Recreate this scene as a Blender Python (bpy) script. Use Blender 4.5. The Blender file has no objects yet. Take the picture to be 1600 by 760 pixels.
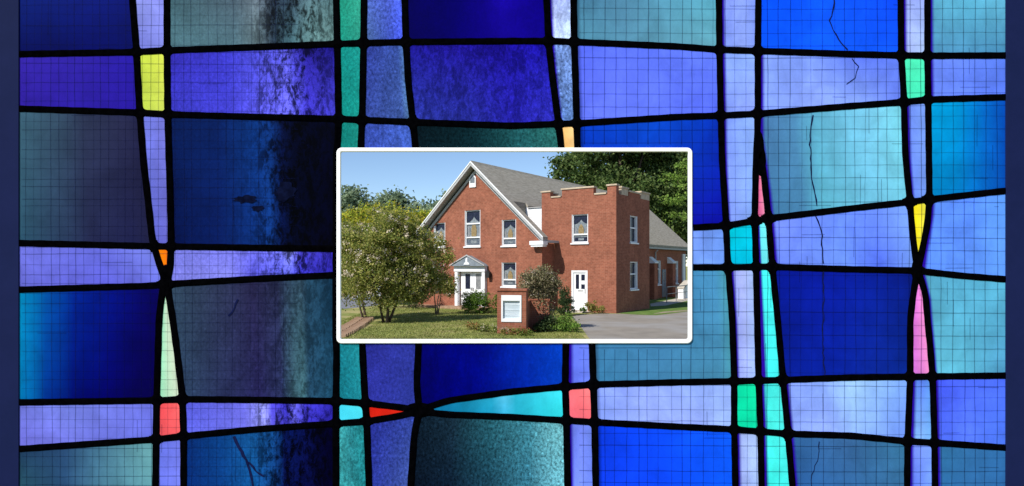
import bpy, bmesh, math, random
import numpy as np
from mathutils import Vector, Matrix

# ------------------------------------------------------------------ camera, sky, sun, exposure
scene = bpy.context.scene
COL = scene.collection
EYE = 2.4            # eye height above the lawn
F = 969.0            # focal length in photograph pixels (1600 wide)
HOR = 415.0          # horizon row in the photograph
D = 6.5              # distance of the stained glass from the camera

cam_d = bpy.data.cameras.new('camera')
cam_d.sensor_width = 36.0
cam_d.lens = 36.0 * F / 1600.0
cam_d.shift_y = (HOR - 380.0) / 1600.0
cam_d.clip_start = 0.05
cam_d.clip_end = 3000.0
cam = bpy.data.objects.new('camera', cam_d)
COL.objects.link(cam)
cam.location = (0, 0, EYE)
cam.rotation_euler = (math.radians(90), 0, 0)
scene.camera = cam

SUN_EL = math.radians(42)
SUN_H = Vector((-0.72, -0.694)).normalized()        # horizontal direction towards the sun
to_sun = Vector((SUN_H.x * math.cos(SUN_EL), SUN_H.y * math.cos(SUN_EL), math.sin(SUN_EL)))
sun_d = bpy.data.lights.new('sun', 'SUN')
sun_d.energy = 4.2
sun_d.angle = math.radians(0.5)
sun_d.color = (1.0, 0.955, 0.89)
sun = bpy.data.objects.new('sun', sun_d)
COL.objects.link(sun)
sun.rotation_euler = (-to_sun).to_track_quat('-Z', 'Y').to_euler()
sun.location = (-20, -20, 30)

world = bpy.data.worlds.new('World')
scene.world = world
world.use_nodes = True
wn = world.node_tree.nodes
wl = world.node_tree.links
sky = wn.new('ShaderNodeTexSky')
sky.sky_type = 'NISHITA'
sky.sun_disc = False
sky.sun_elevation = SUN_EL
sky.sun_rotation = math.atan2(SUN_H.x, SUN_H.y)
sky.air_density = 0.8
sky.dust_density = 0.0
sky.ozone_density = 3.2
bg = wn['Background']
bg.inputs['Strength'].default_value = 0.115
wl.new(sky.outputs['Color'], bg.inputs['Color'])

vs = scene.view_settings
vs.view_transform = 'Standard'
vs.look = 'None'
vs.exposure = 0.40
vs.gamma = 1.0

rnd = random.Random(7)
nr = np.random.default_rng(11)

# ------------------------------------------------------------------ helpers
def lin(c):
    return tuple((v / 255.0 / 12.92) if v / 255.0 <= 0.04045 else ((v / 255.0 + 0.055) / 1.055) ** 2.4 for v in c)

def tag(o, label=None, cat=None, group=None, kind=None):
    if label: o['label'] = label
    if cat: o['category'] = cat
    if group: o['group'] = group
    if kind: o['kind'] = kind
    return o

def empty(name, loc=(0, 0, 0), rz=0.0, label=None, cat=None, group=None):
    o = bpy.data.objects.new(name, None)
    COL.objects.link(o)
    o.empty_display_size = 0.3
    o.location = loc
    o.rotation_euler = (0, 0, rz)
    return tag(o, label, cat, group)

def mesh_obj(name, verts, faces, mat, parent=None, smooth=False):
    me = bpy.data.meshes.new(name)
    me.from_pydata([tuple(v) for v in verts], [], [tuple(f) for f in faces])
    me.update()
    return link_mesh(name, me, mat, parent, smooth)

def link_mesh(name, me, mat, parent=None, smooth=False):
    mats = mat if isinstance(mat, (list, tuple)) else [mat]
    for m in mats:
        me.materials.append(m)
    if smooth:
        me.polygons.foreach_set('use_smooth', [True] * len(me.polygons))
    o = bpy.data.objects.new(name, me)
    COL.objects.link(o)
    if parent is not None:
        o.parent = parent
    return o

class MB:
    """collects shapes into one mesh"""
    def __init__(s):
        s.v = []; s.f = []; s.m = []
    def add(s, verts, faces, mi=0):
        b = len(s.v)
        s.v += [tuple(v) for v in verts]
        s.f += [tuple(i + b for i in f) for f in faces]
        s.m += [mi] * len(faces)
    def box(s, x0, x1, y0, y1, z0, z1, mi=0, bev=0.0):
        x0, x1 = min(x0, x1), max(x0, x1); y0, y1 = min(y0, y1), max(y0, y1); z0, z1 = min(z0, z1), max(z0, z1)
        if bev <= 0:
            v = [(x0,y0,z0),(x1,y0,z0),(x1,y1,z0),(x0,y1,z0),(x0,y0,z1),(x1,y0,z1),(x1,y1,z1),(x0,y1,z1)]
            s.add(v, [(0,3,2,1),(4,5,6,7),(0,1,5,4),(1,2,6,5),(2,3,7,6),(3,0,4,7)], mi)
        else:
            bm = bmesh.new()
            r = bmesh.ops.create_cube(bm, size=1.0)
            for q in bm.verts:
                q.co = Vector(((x0+x1)/2 + q.co.x*(x1-x0), (y0+y1)/2 + q.co.y*(y1-y0), (z0+z1)/2 + q.co.z*(z1-z0)))
            bmesh.ops.bevel(bm, geom=list(bm.edges), offset=bev, segments=2, affect='EDGES', profile=0.6)
            s.addbm(bm, mi)
    def addbm(s, bm, mi=0):
        bm.verts.index_update()
        s.add([q.co[:] for q in bm.verts], [[q.index for q in f.verts] for f in bm.faces], mi)
        bm.free()
    def prism(s, poly, axis, a, b, mi=0):
        """poly: 2D points; axis 'y' -> (x,z) extruded in y; 'x' -> (y,z); 'z' -> (x,y)"""
        n = len(poly)
        def P(p, t):
            return (p[0], t, p[1]) if axis == 'y' else ((t, p[0], p[1]) if axis == 'x' else (p[0], p[1], t))
        v = [P(p, a) for p in poly] + [P(p, b) for p in poly]
        f = [tuple(range(n)), tuple(range(2*n-1, n-1, -1))] + [(i, i+n, (i+1) % n + n, (i+1) % n) for i in range(n)]
        s.add(v, f, mi)
    def tube(s, pts, rad, n=7, mi=0):
        pts = [Vector(p) for p in pts]
        rings = []
        for i, p in enumerate(pts):
            d = (pts[min(i+1, len(pts)-1)] - pts[max(i-1, 0)]).normalized()
            a = d.orthogonal().normalized(); b = d.cross(a)
            r = rad[i] if isinstance(rad, (list, tuple)) else rad
            rings.append([(p + (a*math.cos(2*math.pi*k/n) + b*math.sin(2*math.pi*k/n))*r)[:] for k in range(n)])
        v = [q for ring in rings for q in ring]
        f = []
        for i in range(len(pts)-1):
            for k in range(n):
                f.append((i*n+k, i*n+(k+1) % n, (i+1)*n+(k+1) % n, (i+1)*n+k))
        f.append(tuple(range(n-1, -1, -1))); f.append(tuple((len(pts)-1)*n+k for k in range(n)))
        s.add(v, f, mi)
    def build(s, name, mat, parent=None, smooth=False):
        me = bpy.data.meshes.new(name)
        me.from_pydata(s.v, [], s.f)
        me.polygons.foreach_set('material_index', s.m)
        me.update()
        bm = bmesh.new(); bm.from_mesh(me)
        bmesh.ops.recalc_face_normals(bm, faces=list(bm.faces))
        bm.to_mesh(me); bm.free()
        return link_mesh(name, me, mat, parent, smooth)

# ------------------------------------------------------------------ materials
def new_mat(name):
    m = bpy.data.materials.new(name)
    m.use_nodes = True
    nt = m.node_tree
    return m, nt.nodes, nt.links, nt.nodes['Principled BSDF']

def N(nodes, typ, **kw):
    n = nodes.new(typ)
    for k, v in kw.items():
        setattr(n, k, v)
    return n

def math_node(nodes, links, op, a, b=None, clamp=False):
    n = nodes.new('ShaderNodeMath'); n.operation = op; n.use_clamp = clamp
    for i, x in enumerate((a, b)):
        if x is None: continue
        if isinstance(x, (int, float)): n.inputs[i].default_value = x
        else: links.new(x, n.inputs[i])
    return n.outputs[0]

def noisy(name, c1, c2, scale=4.0, rough=0.8, spec=0.25, detail=4.0, bump=0.0, bscale=40.0, stretch=(1, 1, 1), metal=0.0, c3=None, scale3=0.6):
    m, n, l, p = new_mat(name)
    tc = N(n, 'ShaderNodeTexCoord')
    mp = N(n, 'ShaderNodeMapping'); mp.inputs['Scale'].default_value = stretch
    l.new(tc.outputs['Object'], mp.inputs['Vector'])
    t = N(n, 'ShaderNodeTexNoise'); t.inputs['Scale'].default_value = scale; t.inputs['Detail'].default_value = detail
    t.inputs['Roughness'].default_value = 0.65
    l.new(mp.outputs[0], t.inputs['Vector'])
    r = N(n, 'ShaderNodeValToRGB')
    r.color_ramp.elements[0].position = 0.36; r.color_ramp.elements[1].position = 0.64
    r.color_ramp.elements[0].color = (*c1, 1); r.color_ramp.elements[1].color = (*c2, 1)
    l.new(t.outputs[0], r.inputs[0])
    out = r.outputs[0]
    if c3 is not None:
        t3 = N(n, 'ShaderNodeTexNoise'); t3.inputs['Scale'].default_value = scale3; t3.inputs['Detail'].default_value = 3
        l.new(mp.outputs[0], t3.inputs['Vector'])
        r3 = N(n, 'ShaderNodeValToRGB'); r3.color_ramp.elements[0].position = 0.45; r3.color_ramp.elements[1].position = 0.62
        l.new(t3.outputs[0], r3.inputs[0])
        mx = N(n, 'ShaderNodeMix', data_type='RGBA')
        l.new(r3.outputs[0], mx.inputs[0]); l.new(out, mx.inputs[6]); mx.inputs[7].default_value = (*c3, 1)
        out = mx.outputs[2]
    l.new(out, p.inputs['Base Color'])
    p.inputs['Roughness'].default_value = rough
    p.inputs['Specular IOR Level'].default_value = spec
    p.inputs['Metallic'].default_value = metal
    if bump > 0:
        b = N(n, 'ShaderNodeBump'); b.inputs['Strength'].default_value = bump; b.inputs['Distance'].default_value = 0.02
        t2 = N(n, 'ShaderNodeTexNoise'); t2.inputs['Scale'].default_value = bscale; t2.inputs['Detail'].default_value = 3
        l.new(tc.outputs['Object'], t2.inputs['Vector']); l.new(t2.outputs[0], b.inputs['Height'])
        l.new(b.outputs[0], p.inputs['Normal'])
    return m

def brick_mat(name, ca, cb, mortar):
    m, n, l, p = new_mat(name)
    tc = N(n, 'ShaderNodeTexCoord')
    sx = N(n, 'ShaderNodeSeparateXYZ'); l.new(tc.outputs['Object'], sx.inputs[0])
    nx = N(n, 'ShaderNodeSeparateXYZ'); l.new(tc.outputs['Normal'], nx.inputs[0])
    ab = math_node(n, l, 'ABSOLUTE', nx.outputs[0])
    g = math_node(n, l, 'GREATER_THAN', ab, 0.6)
    mixf = N(n, 'ShaderNodeMix'); l.new(g, mixf.inputs[0]); l.new(sx.outputs[0], mixf.inputs[2]); l.new(sx.outputs[1], mixf.inputs[3])
    cx = N(n, 'ShaderNodeCombineXYZ'); l.new(mixf.outputs[0], cx.inputs[0]); l.new(sx.outputs[2], cx.inputs[1])
    bt = N(n, 'ShaderNodeTexBrick')
    bt.inputs['Scale'].default_value = 1.0
    bt.inputs['Brick Width'].default_value = 0.215; bt.inputs['Row Height'].default_value = 0.078
    bt.inputs['Mortar Size'].default_value = 0.008; bt.inputs['Mortar Smooth'].default_value = 0.2
    bt.inputs['Color1'].default_value = (*ca, 1); bt.inputs['Color2'].default_value = (*cb, 1); bt.inputs['Mortar'].default_value = (*mortar, 1)
    l.new(cx.outputs[0], bt.inputs['Vector'])
    t = N(n, 'ShaderNodeTexNoise'); t.inputs['Scale'].default_value = 0.9; t.inputs['Detail'].default_value = 5; t.inputs['Roughness'].default_value = 0.7
    l.new(tc.outputs['Object'], t.inputs['Vector'])
    mr = N(n, 'ShaderNodeMapRange'); mr.inputs[1].default_value = 0.3; mr.inputs[2].default_value = 0.7; mr.inputs[3].default_value = 0.8; mr.inputs[4].default_value = 1.18
    l.new(t.outputs[0], mr.inputs[0])
    t2 = N(n, 'ShaderNodeTexNoise'); t2.inputs['Scale'].default_value = 5.5; t2.inputs['Detail'].default_value = 4; t2.inputs['Roughness'].default_value = 0.75
    l.new(tc.outputs['Object'], t2.inputs['Vector'])
    mr2 = N(n, 'ShaderNodeMapRange'); mr2.inputs[1].default_value = 0.32; mr2.inputs[2].default_value = 0.68; mr2.inputs[3].default_value = 0.78; mr2.inputs[4].default_value = 1.22
    l.new(t2.outputs[0], mr2.inputs[0])
    mm = math_node(n, l, 'MULTIPLY', mr.outputs[0], mr2.outputs[0])
    mx = N(n, 'ShaderNodeMix', data_type='RGBA', blend_type='MULTIPLY'); mx.inputs[0].default_value = 1.0
    l.new(bt.outputs[0], mx.inputs[6]); l.new(mm, mx.inputs[7])
    l.new(mx.outputs[2], p.inputs['Base Color'])
    p.inputs['Roughness'].default_value = 0.9; p.inputs['Specular IOR Level'].default_value = 0.15
    b = N(n, 'ShaderNodeBump'); b.inputs['Strength'].default_value = 0.2; b.inputs['Distance'].default_value = 0.006; b.invert = True
    l.new(bt.outputs[1], b.inputs['Height']); l.new(b.outputs[0], p.inputs['Normal'])
    return m

def leaf_mat(name, cols, trans=0.3, rough=0.6):
    m, n, l, p = new_mat(name)
    g = N(n, 'ShaderNodeNewGeometry')
    r = N(n, 'ShaderNodeValToRGB')
    els = r.color_ramp.elements
    while len(els) < len(cols): els.new(0.5)
    for i, c in enumerate(cols):
        els[i].position = i / (len(cols) - 1); els[i].color = (*c, 1)
    l.new(g.outputs['Random Per Island'], r.inputs[0])
    tc = N(n, 'ShaderNodeTexCoord')
    t = N(n, 'ShaderNodeTexNoise'); t.inputs['Scale'].default_value = 0.9; t.inputs['Detail'].default_value = 2
    l.new(tc.outputs['Object'], t.inputs['Vector'])
    mr = N(n, 'ShaderNodeMapRange'); mr.inputs[1].default_value = 0.3; mr.inputs[2].default_value = 0.7; mr.inputs[3].default_value = 0.75; mr.inputs[4].default_value = 1.3
    l.new(t.outputs[0], mr.inputs[0])
    mx = N(n, 'ShaderNodeMix', data_type='RGBA', blend_type='MULTIPLY'); mx.inputs[0].default_value = 1.0
    l.new(r.outputs[0], mx.inputs[6]); l.new(mr.outputs[0], mx.inputs[7])
    l.new(mx.outputs[2], p.inputs['Base Color'])
    p.inputs['Roughness'].default_value = rough; p.inputs['Specular IOR Level'].default_value = 0.2
    tr = N(n, 'ShaderNodeBsdfTranslucent'); l.new(mx.outputs[2], tr.inputs[0])
    ms = N(n, 'ShaderNodeMixShader'); ms.inputs[0].default_value = trans
    l.new(p.outputs[0], ms.inputs[1]); l.new(tr.outputs[0], ms.inputs[2])
    l.new(ms.outputs[0], n['Material Output'].inputs[0])
    return m

def glass_mat(name):
    m, n, l, p = new_mat(name)
    ac = N(n, 'ShaderNodeAttribute'); ac.attribute_name = 'glass_colour'
    asp = N(n, 'ShaderNodeAttribute'); asp.attribute_name = 'seeds'
    arg = N(n, 'ShaderNodeAttribute'); arg.attribute_name = 'streaks'
    tc = N(n, 'ShaderNodeTexCoord')
    def noise(scale, st, det, rgh=0.6, dist=0.0):
        mp = N(n, 'ShaderNodeMapping'); mp.inputs['Scale'].default_value = st
        l.new(tc.outputs['Object'], mp.inputs['Vector'])
        t = N(n, 'ShaderNodeTexNoise'); t.inputs['Scale'].default_value = scale; t.inputs['Detail'].default_value = det
        t.inputs['Roughness'].default_value = rgh; t.inputs['Distortion'].default_value = dist
        l.new(mp.outputs[0], t.inputs['Vector'])
        return t.outputs[0]
    def rng(x, a, b, c, d):
        mr = N(n, 'ShaderNodeMapRange')
        for i, v in enumerate((a, b, c, d)): mr.inputs[i+1].default_value = v
        l.new(x, mr.inputs[0]); return mr.outputs[0]
    n1 = noise(38.0, (1, 1, 0.75), 4, 0.72)
    sp = math_node(n, l, 'MULTIPLY', rng(n1, 0.36, 0.66, -0.95, 0.95), asp.outputs['Fac'])
    f1 = math_node(n, l, 'MAXIMUM', math_node(n, l, 'ADD', sp, 1.0), 0.12)
    # bright seed bubbles in the textured glass
    vo = N(n, 'ShaderNodeTexVoronoi'); vo.inputs['Scale'].default_value = 13.0
    l.new(tc.outputs['Object'], vo.inputs['Vector'])
    dots = math_node(n, l, 'MULTIPLY', rng(vo.outputs['Distance'], 0.09, 0.19, 1.3, 0.0), asp.outputs['Fac'])
    n2 = noise(21.0, (1.15, 1, 0.6), 6, 0.75, 0.7)
    n5 = noise(6.5, (1.3, 1, 0.55), 3, 0.6, 0.8)
    nm = math_node(n, l, 'ADD', math_node(n, l, 'MULTIPLY', n2, 0.55), math_node(n, l, 'MULTIPLY', n5, 0.45))
    rag = rng(nm, 0.445, 0.555, 0.12, 1.6)
    mixf = N(n, 'ShaderNodeMix'); l.new(arg.outputs['Fac'], mixf.inputs[0]); mixf.inputs[2].default_value = 1.0; l.new(rag, mixf.inputs[3])
    f3 = rng(noise(2.6, (1, 1, 1), 3, 0.6, 0.4), 0.3, 0.7, 0.80, 1.16)
    f4 = rng(noise(9.0, (1.0, 1, 0.25), 3), 0.3, 0.7, 0.95, 1.05)
    f = math_node(n, l, 'MULTIPLY', math_node(n, l, 'MULTIPLY', f1, mixf.outputs[0]), math_node(n, l, 'MULTIPLY', f3, f4))
    f = math_node(n, l, 'ADD', f, math_node(n, l, 'MULTIPLY', dots, 0.8))
    mx = N(n, 'ShaderNodeMix', data_type='RGBA', blend_type='MULTIPLY'); mx.inputs[0].default_value = 1.0
    l.new(ac.outputs['Color'], mx.inputs[6]); l.new(f, mx.inputs[7])
    l.new(mx.outputs[2], p.inputs['Base Color'])
    p.inputs['Roughness'].default_value = 0.35
    p.inputs['Specular IOR Level'].default_value = 0.03
    tr = N(n, 'ShaderNodeBsdfTranslucent'); l.new(mx.outputs[2], tr.inputs[0])
    ms = N(n, 'ShaderNodeMixShader'); ms.inputs[0].default_value = 0.12
    l.new(p.outputs[0], ms.inputs[1]); l.new(tr.outputs[0], ms.inputs[2])
    l.new(ms.outputs[0], n['Material Output'].inputs[0])
    return m

def wire_mat(name):
    m, n, l, p = new_mat(name)
    p.inputs['Base Color'].default_value = (0.002, 0.004, 0.035, 1); p.inputs['Roughness'].default_value = 0.8
    p.inputs['Specular IOR Level'].default_value = 0.05
    tr = N(n, 'ShaderNodeBsdfTransparent')
    ms = N(n, 'ShaderNodeMixShader'); ms.inputs[0].default_value = 0.35
    l.new(tr.outputs[0], ms.inputs[1]); l.new(p.outputs[0], ms.inputs[2])
    l.new(ms.outputs[0], n['Material Output'].inputs[0])
    return m

M = {}
M['glass'] = glass_mat('stained_glass')
M['lead'] = noisy('lead', (0.0005, 0.0005, 0.0009), (0.0014, 0.0014, 0.002), 20, 1.0, 0.0)
M['wire'] = wire_mat('wire')
M['crack'] = noisy('crack', (0.003, 0.006, 0.04), (0.006, 0.01, 0.06), 20, 0.9, 0.05)
M['navy'] = noisy('navy_paint', (0.0072, 0.0122, 0.056), (0.0086, 0.0138, 0.064), 3, 0.8, 0.05, bump=0.05)
M['frame'] = noisy('frame_paint', (0.93, 0.925, 0.91), (0.96, 0.955, 0.94), 6, 0.5, 0.3)
M['brick'] = brick_mat('brick', (0.292, 0.105, 0.062), (0.24, 0.08, 0.047), (0.30, 0.138, 0.092))
M['stone'] = noisy('coping_stone', (0.42, 0.33, 0.23), (0.55, 0.45, 0.33), 5, 0.85, 0.2, bump=0.2)
M['shingle'] = noisy('shingle', (0.25, 0.225, 0.18), (0.38, 0.345, 0.285), 5, 0.9, 0.15, detail=6, stretch=(0.5, 0.5, 3.0), bump=0.3, bscale=25)
M['white'] = noisy('white_paint', (0.74, 0.75, 0.76), (0.82, 0.82, 0.82), 4, 0.55, 0.3)
M['trim'] = noisy('grey_trim', (0.34, 0.345, 0.34), (0.44, 0.44, 0.43), 3, 0.6, 0.25, stretch=(1, 1, 4))
M['hood'] = noisy('hood_slate', (0.16, 0.19, 0.22), (0.23, 0.26, 0.29), 4, 0.6, 0.3)
M['dark_glass'] = noisy('dark_glass', (0.008, 0.010, 0.026), (0.022, 0.026, 0.05), 9, 0.2, 0.2)
M['pale_glass'] = noisy('pale_glass', (0.10, 0.125, 0.145), (0.25, 0.27, 0.28), 12, 0.2, 0.5)
M['gold_glass'] = noisy('gold_glass', (0.20, 0.13, 0.04), (0.30, 0.22, 0.11), 12, 0.25, 0.4)
M['grey_glass'] = noisy('grey_glass', (0.15, 0.155, 0.165), (0.26, 0.26, 0.265), 8, 0.2, 0.5)
M['blue_glass'] = noisy('blue_glass', (0.05, 0.065, 0.09), (0.13, 0.15, 0.18), 11, 0.2, 0.4)
M['black'] = noisy('black_metal', (0.012, 0.012, 0.012), (0.03, 0.03, 0.03), 8, 0.5, 0.3)
M['letter'] = noisy('letter_board', (0.42, 0.50, 0.55), (0.62, 0.68, 0.72), 1.6, 0.25, 0.4, stretch=(0.4, 1, 5.0))
M['concrete'] = noisy('concrete', (0.42, 0.38, 0.31), (0.55, 0.5, 0.43), 3, 0.9, 0.15, bump=0.2)
M['asphalt'] = noisy('asphalt', (0.225, 0.20, 0.168), (0.285, 0.255, 0.215), 1.2, 0.9, 0.15, detail=7, c3=(0.30, 0.285, 0.265), scale3=0.35, bump=0.3, bscale=60)
M['street'] = noisy('street_asphalt', (0.16, 0.165, 0.19), (0.22, 0.225, 0.25), 1.0, 0.9, 0.15, detail=6)
M['lawn'] = noisy('lawn', (0.16, 0.195, 0.048), (0.255, 0.265, 0.085), 2.2, 0.95, 0.05, detail=8, c3=(0.36, 0.315, 0.14), scale3=0.55, bump=0.6, bscale=30)
M['turf'] = noisy('turf', (0.09, 0.16, 0.035), (0.16, 0.23, 0.06), 2.2, 0.95, 0.05, detail=8, bump=0.6, bscale=30)
M['mulch'] = noisy('mulch', (0.10, 0.06, 0.04), (0.2, 0.13, 0.09), 6, 0.95, 0.05, detail=6, bump=0.5)
M['paver'] = noisy('paver_brick', (0.26, 0.155, 0.10), (0.38, 0.26, 0.17), 5, 0.9, 0.1, bump=0.2)
M['bark'] = noisy('bark', (0.12, 0.085, 0.06), (0.24, 0.18, 0.13), 6, 0.9, 0.1, stretch=(1, 1, 0.3), bump=0.4)
M['bark_dark'] = noisy('dark_bark', (0.045, 0.032, 0.025), (0.1, 0.075, 0.06), 6, 0.9, 0.1, stretch=(1, 1, 0.3), bump=0.4)
M['leaf_crape'] = leaf_mat('crape_leaves', [(0.12, 0.18, 0.035), (0.23, 0.27, 0.06), (0.37, 0.37, 0.09), (0.50, 0.45, 0.16)], .52)
M['leaf_yellow'] = leaf_mat('yellow_leaves', [(0.22, 0.32, 0.035), (0.38, 0.44, 0.04), (0.54, 0.52, 0.06), (0.60, 0.46, 0.08)], .4)
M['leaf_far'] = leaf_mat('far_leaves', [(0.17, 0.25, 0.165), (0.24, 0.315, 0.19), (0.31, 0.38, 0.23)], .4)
M['leaf_oak'] = leaf_mat('dark_leaves', [(0.065, 0.12, 0.036), (0.10, 0.165, 0.048), (0.155, 0.22, 0.065), (0.21, 0.27, 0.09)], .5)
M['leaf_light'] = leaf_mat('light_leaves', [(0.14, 0.26, 0.04), (0.22, 0.34, 0.06), (0.3, 0.42, 0.09)], 0.45)
M['leaf_shrub'] = leaf_mat('shrub_leaves', [(0.08, 0.16, 0.022), (0.13, 0.23, 0.036), (0.19, 0.30, 0.05)])
M['leaf_lime'] = leaf_mat('lime_leaves', [(0.10, 0.15, 0.02), (0.16, 0.21, 0.04), (0.2, 0.24, 0.05)])
M['leaf_dark'] = leaf_mat('evergreen_leaves', [(0.03, 0.055, 0.018), (0.05, 0.085, 0.028), (0.075, 0.115, 0.038)])
M['leaf_dusty'] = leaf_mat('dusty_leaves', [(0.12, 0.13, 0.05), (0.22, 0.195, 0.10), (0.31, 0.25, 0.16)])
M['leaf_bronze'] = leaf_mat('bronze_leaves', [(0.17, 0.18, 0.04), (0.28, 0.25, 0.06), (0.34, 0.26, 0.08)])
M['bloom_cream'] = leaf_mat('cream_blossom', [(0.52, 0.42, 0.30), (0.66, 0.56, 0.43), (0.76, 0.68, 0.57)], 0.3)
M['bloom_pink'] = leaf_mat('pink_blossom', [(0.42, 0.13, 0.12), (0.5, 0.2, 0.17), (0.55, 0.3, 0.24)], 0.3)
M['bloom_red'] = leaf_mat('red_blossom', [(0.35, 0.06, 0.04), (0.45, 0.15, 0.08)], 0.3)
M['grass'] = leaf_mat('grass_blades', [(0.19, 0.23, 0.05), (0.25, 0.275, 0.07), (0.33, 0.32, 0.11)], 0.3)
M['car'] = noisy('silver_paint', (0.62, 0.64, 0.66), (0.68, 0.70, 0.72), 2, 0.3, 0.5)
M['tyre'] = noisy('tyre', (0.015, 0.015, 0.015), (0.03, 0.03, 0.03), 8, 0.8, 0.2)
M['rail'] = noisy('rail_steel', (0.16, 0.165, 0.17), (0.22, 0.22, 0.22), 4, 0.5, 0.3)
M['soil'] = noisy('pale_soil', (0.25, 0.2, 0.14), (0.36, 0.3, 0.22), 5, 0.95, 0.05)

# ------------------------------------------------------------------ ground
def sheet(name, pts, z, mat, kind='structure'):
    o = mesh_obj(name, [(x, y, z) for x, y in pts], [tuple(range(len(pts)))], mat)
    return tag(o, kind=kind)

def flip_ccw(pts):
    a = sum(pts[i][0]*pts[(i+1) % len(pts)][1] - pts[(i+1) % len(pts)][0]*pts[i][1] for i in range(len(pts)))
    return pts if a > 0 else pts[::-1]

sheet('ground', [(-900, -300), (900, -300), (900, 1500), (-900, 1500)], 0.0, M['lawn'])
drive = [(2.35, 12), (2.55, 20.9), (2.75, 25.5), (2.72, 28.6), (3.1, 30.0), (4.5, 30.9), (5.3, 30.75), (6.1, 30.1), (6.9, 29.75), (7.9, 30.8), (9.1, 32.2), (14, 37.5), (45, 60), (60, 60), (60, 12)]
sheet('driveway', flip_ccw(drive), 0.004, M['asphalt'])
sheet('side_lawn', flip_ccw([(5.4, 30.95), (6.1, 30.2), (6.9, 29.85), (7.9, 30.9), (9.0, 32.2), (13.9, 37.5), (40, 57), (24, 62), (17, 56), (13.4, 50.6), (8.0, 39)]), 0.008, M['turf'])
sheet('side_path', flip_ccw([(8.1, 36.2), (9.2, 37.0), (13.6, 45.2), (15.4, 48), (14.2, 48.6), (12.3, 45.6), (8.6, 38.6)]), 0.012, M['concrete'])
sheet('verge_strip', flip_ccw([(6.9, 30.5), (8.0, 31.5), (9.0, 32.35), (9.9, 33.3), (9.2, 33.1), (7.8, 32.0)]), 0.012, M['soil'])
sheet('street', flip_ccw([(-60, 33.5), (-14, 33.2), (-9.4, 34.0), (-7.6, 38.0), (-8.2, 48), (-12, 53), (-60, 53)]), 0.004, M['street'])

# ------------------------------------------------------------------ the stained glass window
def mono(pts):
    """linear interpolation through (key, value) points, softened a little"""
    k = [p[0] for p in pts]; v = [p[1] for p in pts]
    ofs = (-11, -7, -3.5, 0, 3.5, 7, 11)
    def f(q):
        return float(np.mean(np.interp([q + o for o in ofs], k, v)))
    return f

TOP, BOT, LEFT, RIGHT = -14.0, 771.0, 26.0, 1575.0
Vp = {   # (y, x) of the upright cames, in photograph pixels of the window plane
 1: [(TOP,206),(0,207),(75,213),(170,218),(260,225),(300,230),(375,238),(400,245),(420,251.5),(437,258),(455,254),(480,250.5),(500,248.5),(620,245),(680,244),(BOT,243)],
 2: [(TOP,261),(75,261),(170,262),(260,264.5),(300,266),(380,267.5),(420,266),(437,262),(455,262.5),(480,267),(500,270),(540,275.5),(620,285),(680,287),(BOT,287)],
 3: [(TOP,525),(70,527),(180,529),(222,528),(240,525.5),(530,524.5),(545,526),(625,525),(BOT,525)],
 4: [(TOP,569),(70,568),(180,566),(225,564),(540,566),(620,570),(660,573),(BOT,577)],
 5: [(TOP,632),(60,634),(130,638),(190,645),(230,649),(380,656),(540,654),(600,651),(641,655),(680,647),(BOT,641)],
 6: [(TOP,853),(0,854),(65,857),(120,863),(190,872),(230,877),(380,884),(540,884),(600,883),(660,885),(BOT,887)],
 7: [(TOP,896),(65,897),(120,899),(190,901),(230,902),(400,918),(540,925),(600,927),(660,929),(BOT,931)],
 8: [(TOP,1123),(75,1124),(170,1126),(250,1128),(345,1134),(410,1137),(500,1144),(590,1147),(665,1147),(BOT,1149)],
 9: [(TOP,1185),(80,1184),(170,1184),(215,1183),(250,1181),(300,1180),(340,1179),(410,1181),(500,1183),(590,1185),(665,1188),(BOT,1190)],
 10: [(TOP,1185),(80,1184),(170,1184),(215,1184),(240,1187),(270,1193),(335,1200),(410,1206),(500,1215),(590,1223),(665,1230),(BOT,1239)],
 11: [(TOP,1407),(85,1408),(150,1412),(230,1414),(250,1415),(310,1421),(370,1426),(422,1433),(465,1426),(500,1422),(590,1422),(690,1418),(BOT,1417)],
 12: [(TOP,1449),(85,1449),(150,1450),(230,1451),(310,1452),(350,1449),(390,1441),(422,1434),(460,1446),(500,1449),(540,1453),(590,1457),(690,1460),(BOT,1461)],
}
Hp = {   # (x, y) of the level cames
 1: [(LEFT,85),(205,82),(262,79),(400,74),(525,69),(630,66),(800,64.5),(860,64.5),(900,66),(1060,73),(1124,78),(1185,80),(1330,85),(1410,87),(1450,87.5),(RIGHT,87)],
 2: [(LEFT,170),(210,176),(260,179),(400,183),(525,186),(640,191),(800,197),(870,194),(905,193),(1060,183),(1124,181),(1185,178),(1330,166),(1410,160),(1450,156),(RIGHT,152)],
 3: [(LEFT,380),(240,385),(400,387.5),(525,389),(1080,356),(1135,353),(1180,345),(1205,341),(1330,326),(1420,316),(1450,312),(RIGHT,298)],
 4: [(LEFT,453),(230,447),(259,445),(280,443),(400,436),(525,430),(1080,418),(1140,418),(1200,417),(1330,421),(1430,423),(1500,431),(RIGHT,437)],
 5: [(LEFT,629),(240,626),(285,624),(400,625),(525,627),(570,630),(620,636),(655,641),(700,626),(800,612),(880,604.5),(930,601),(1060,597.5),(1145,596),(1220,594),(1330,590),(1425,589),(RIGHT,587)],
 6: [(LEFT,702),(240,687),(285,682),(400,671),(525,662),(570,659),(620,651),(655,643),(700,648),(800,652),(880,657),(930,660),(1060,667),(1145,671),(1230,678),(1330,681),(1420,690),(1460,692),(RIGHT,700)],
}
V = {k: mono(p) for k, p in Vp.items()}
H = {k: mono(p) for k, p in Hp.items()}
V[0] = lambda y: LEFT
V[13] = lambda y: RIGHT
H[0] = lambda x: TOP
H[7] = lambda x: BOT
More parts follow.
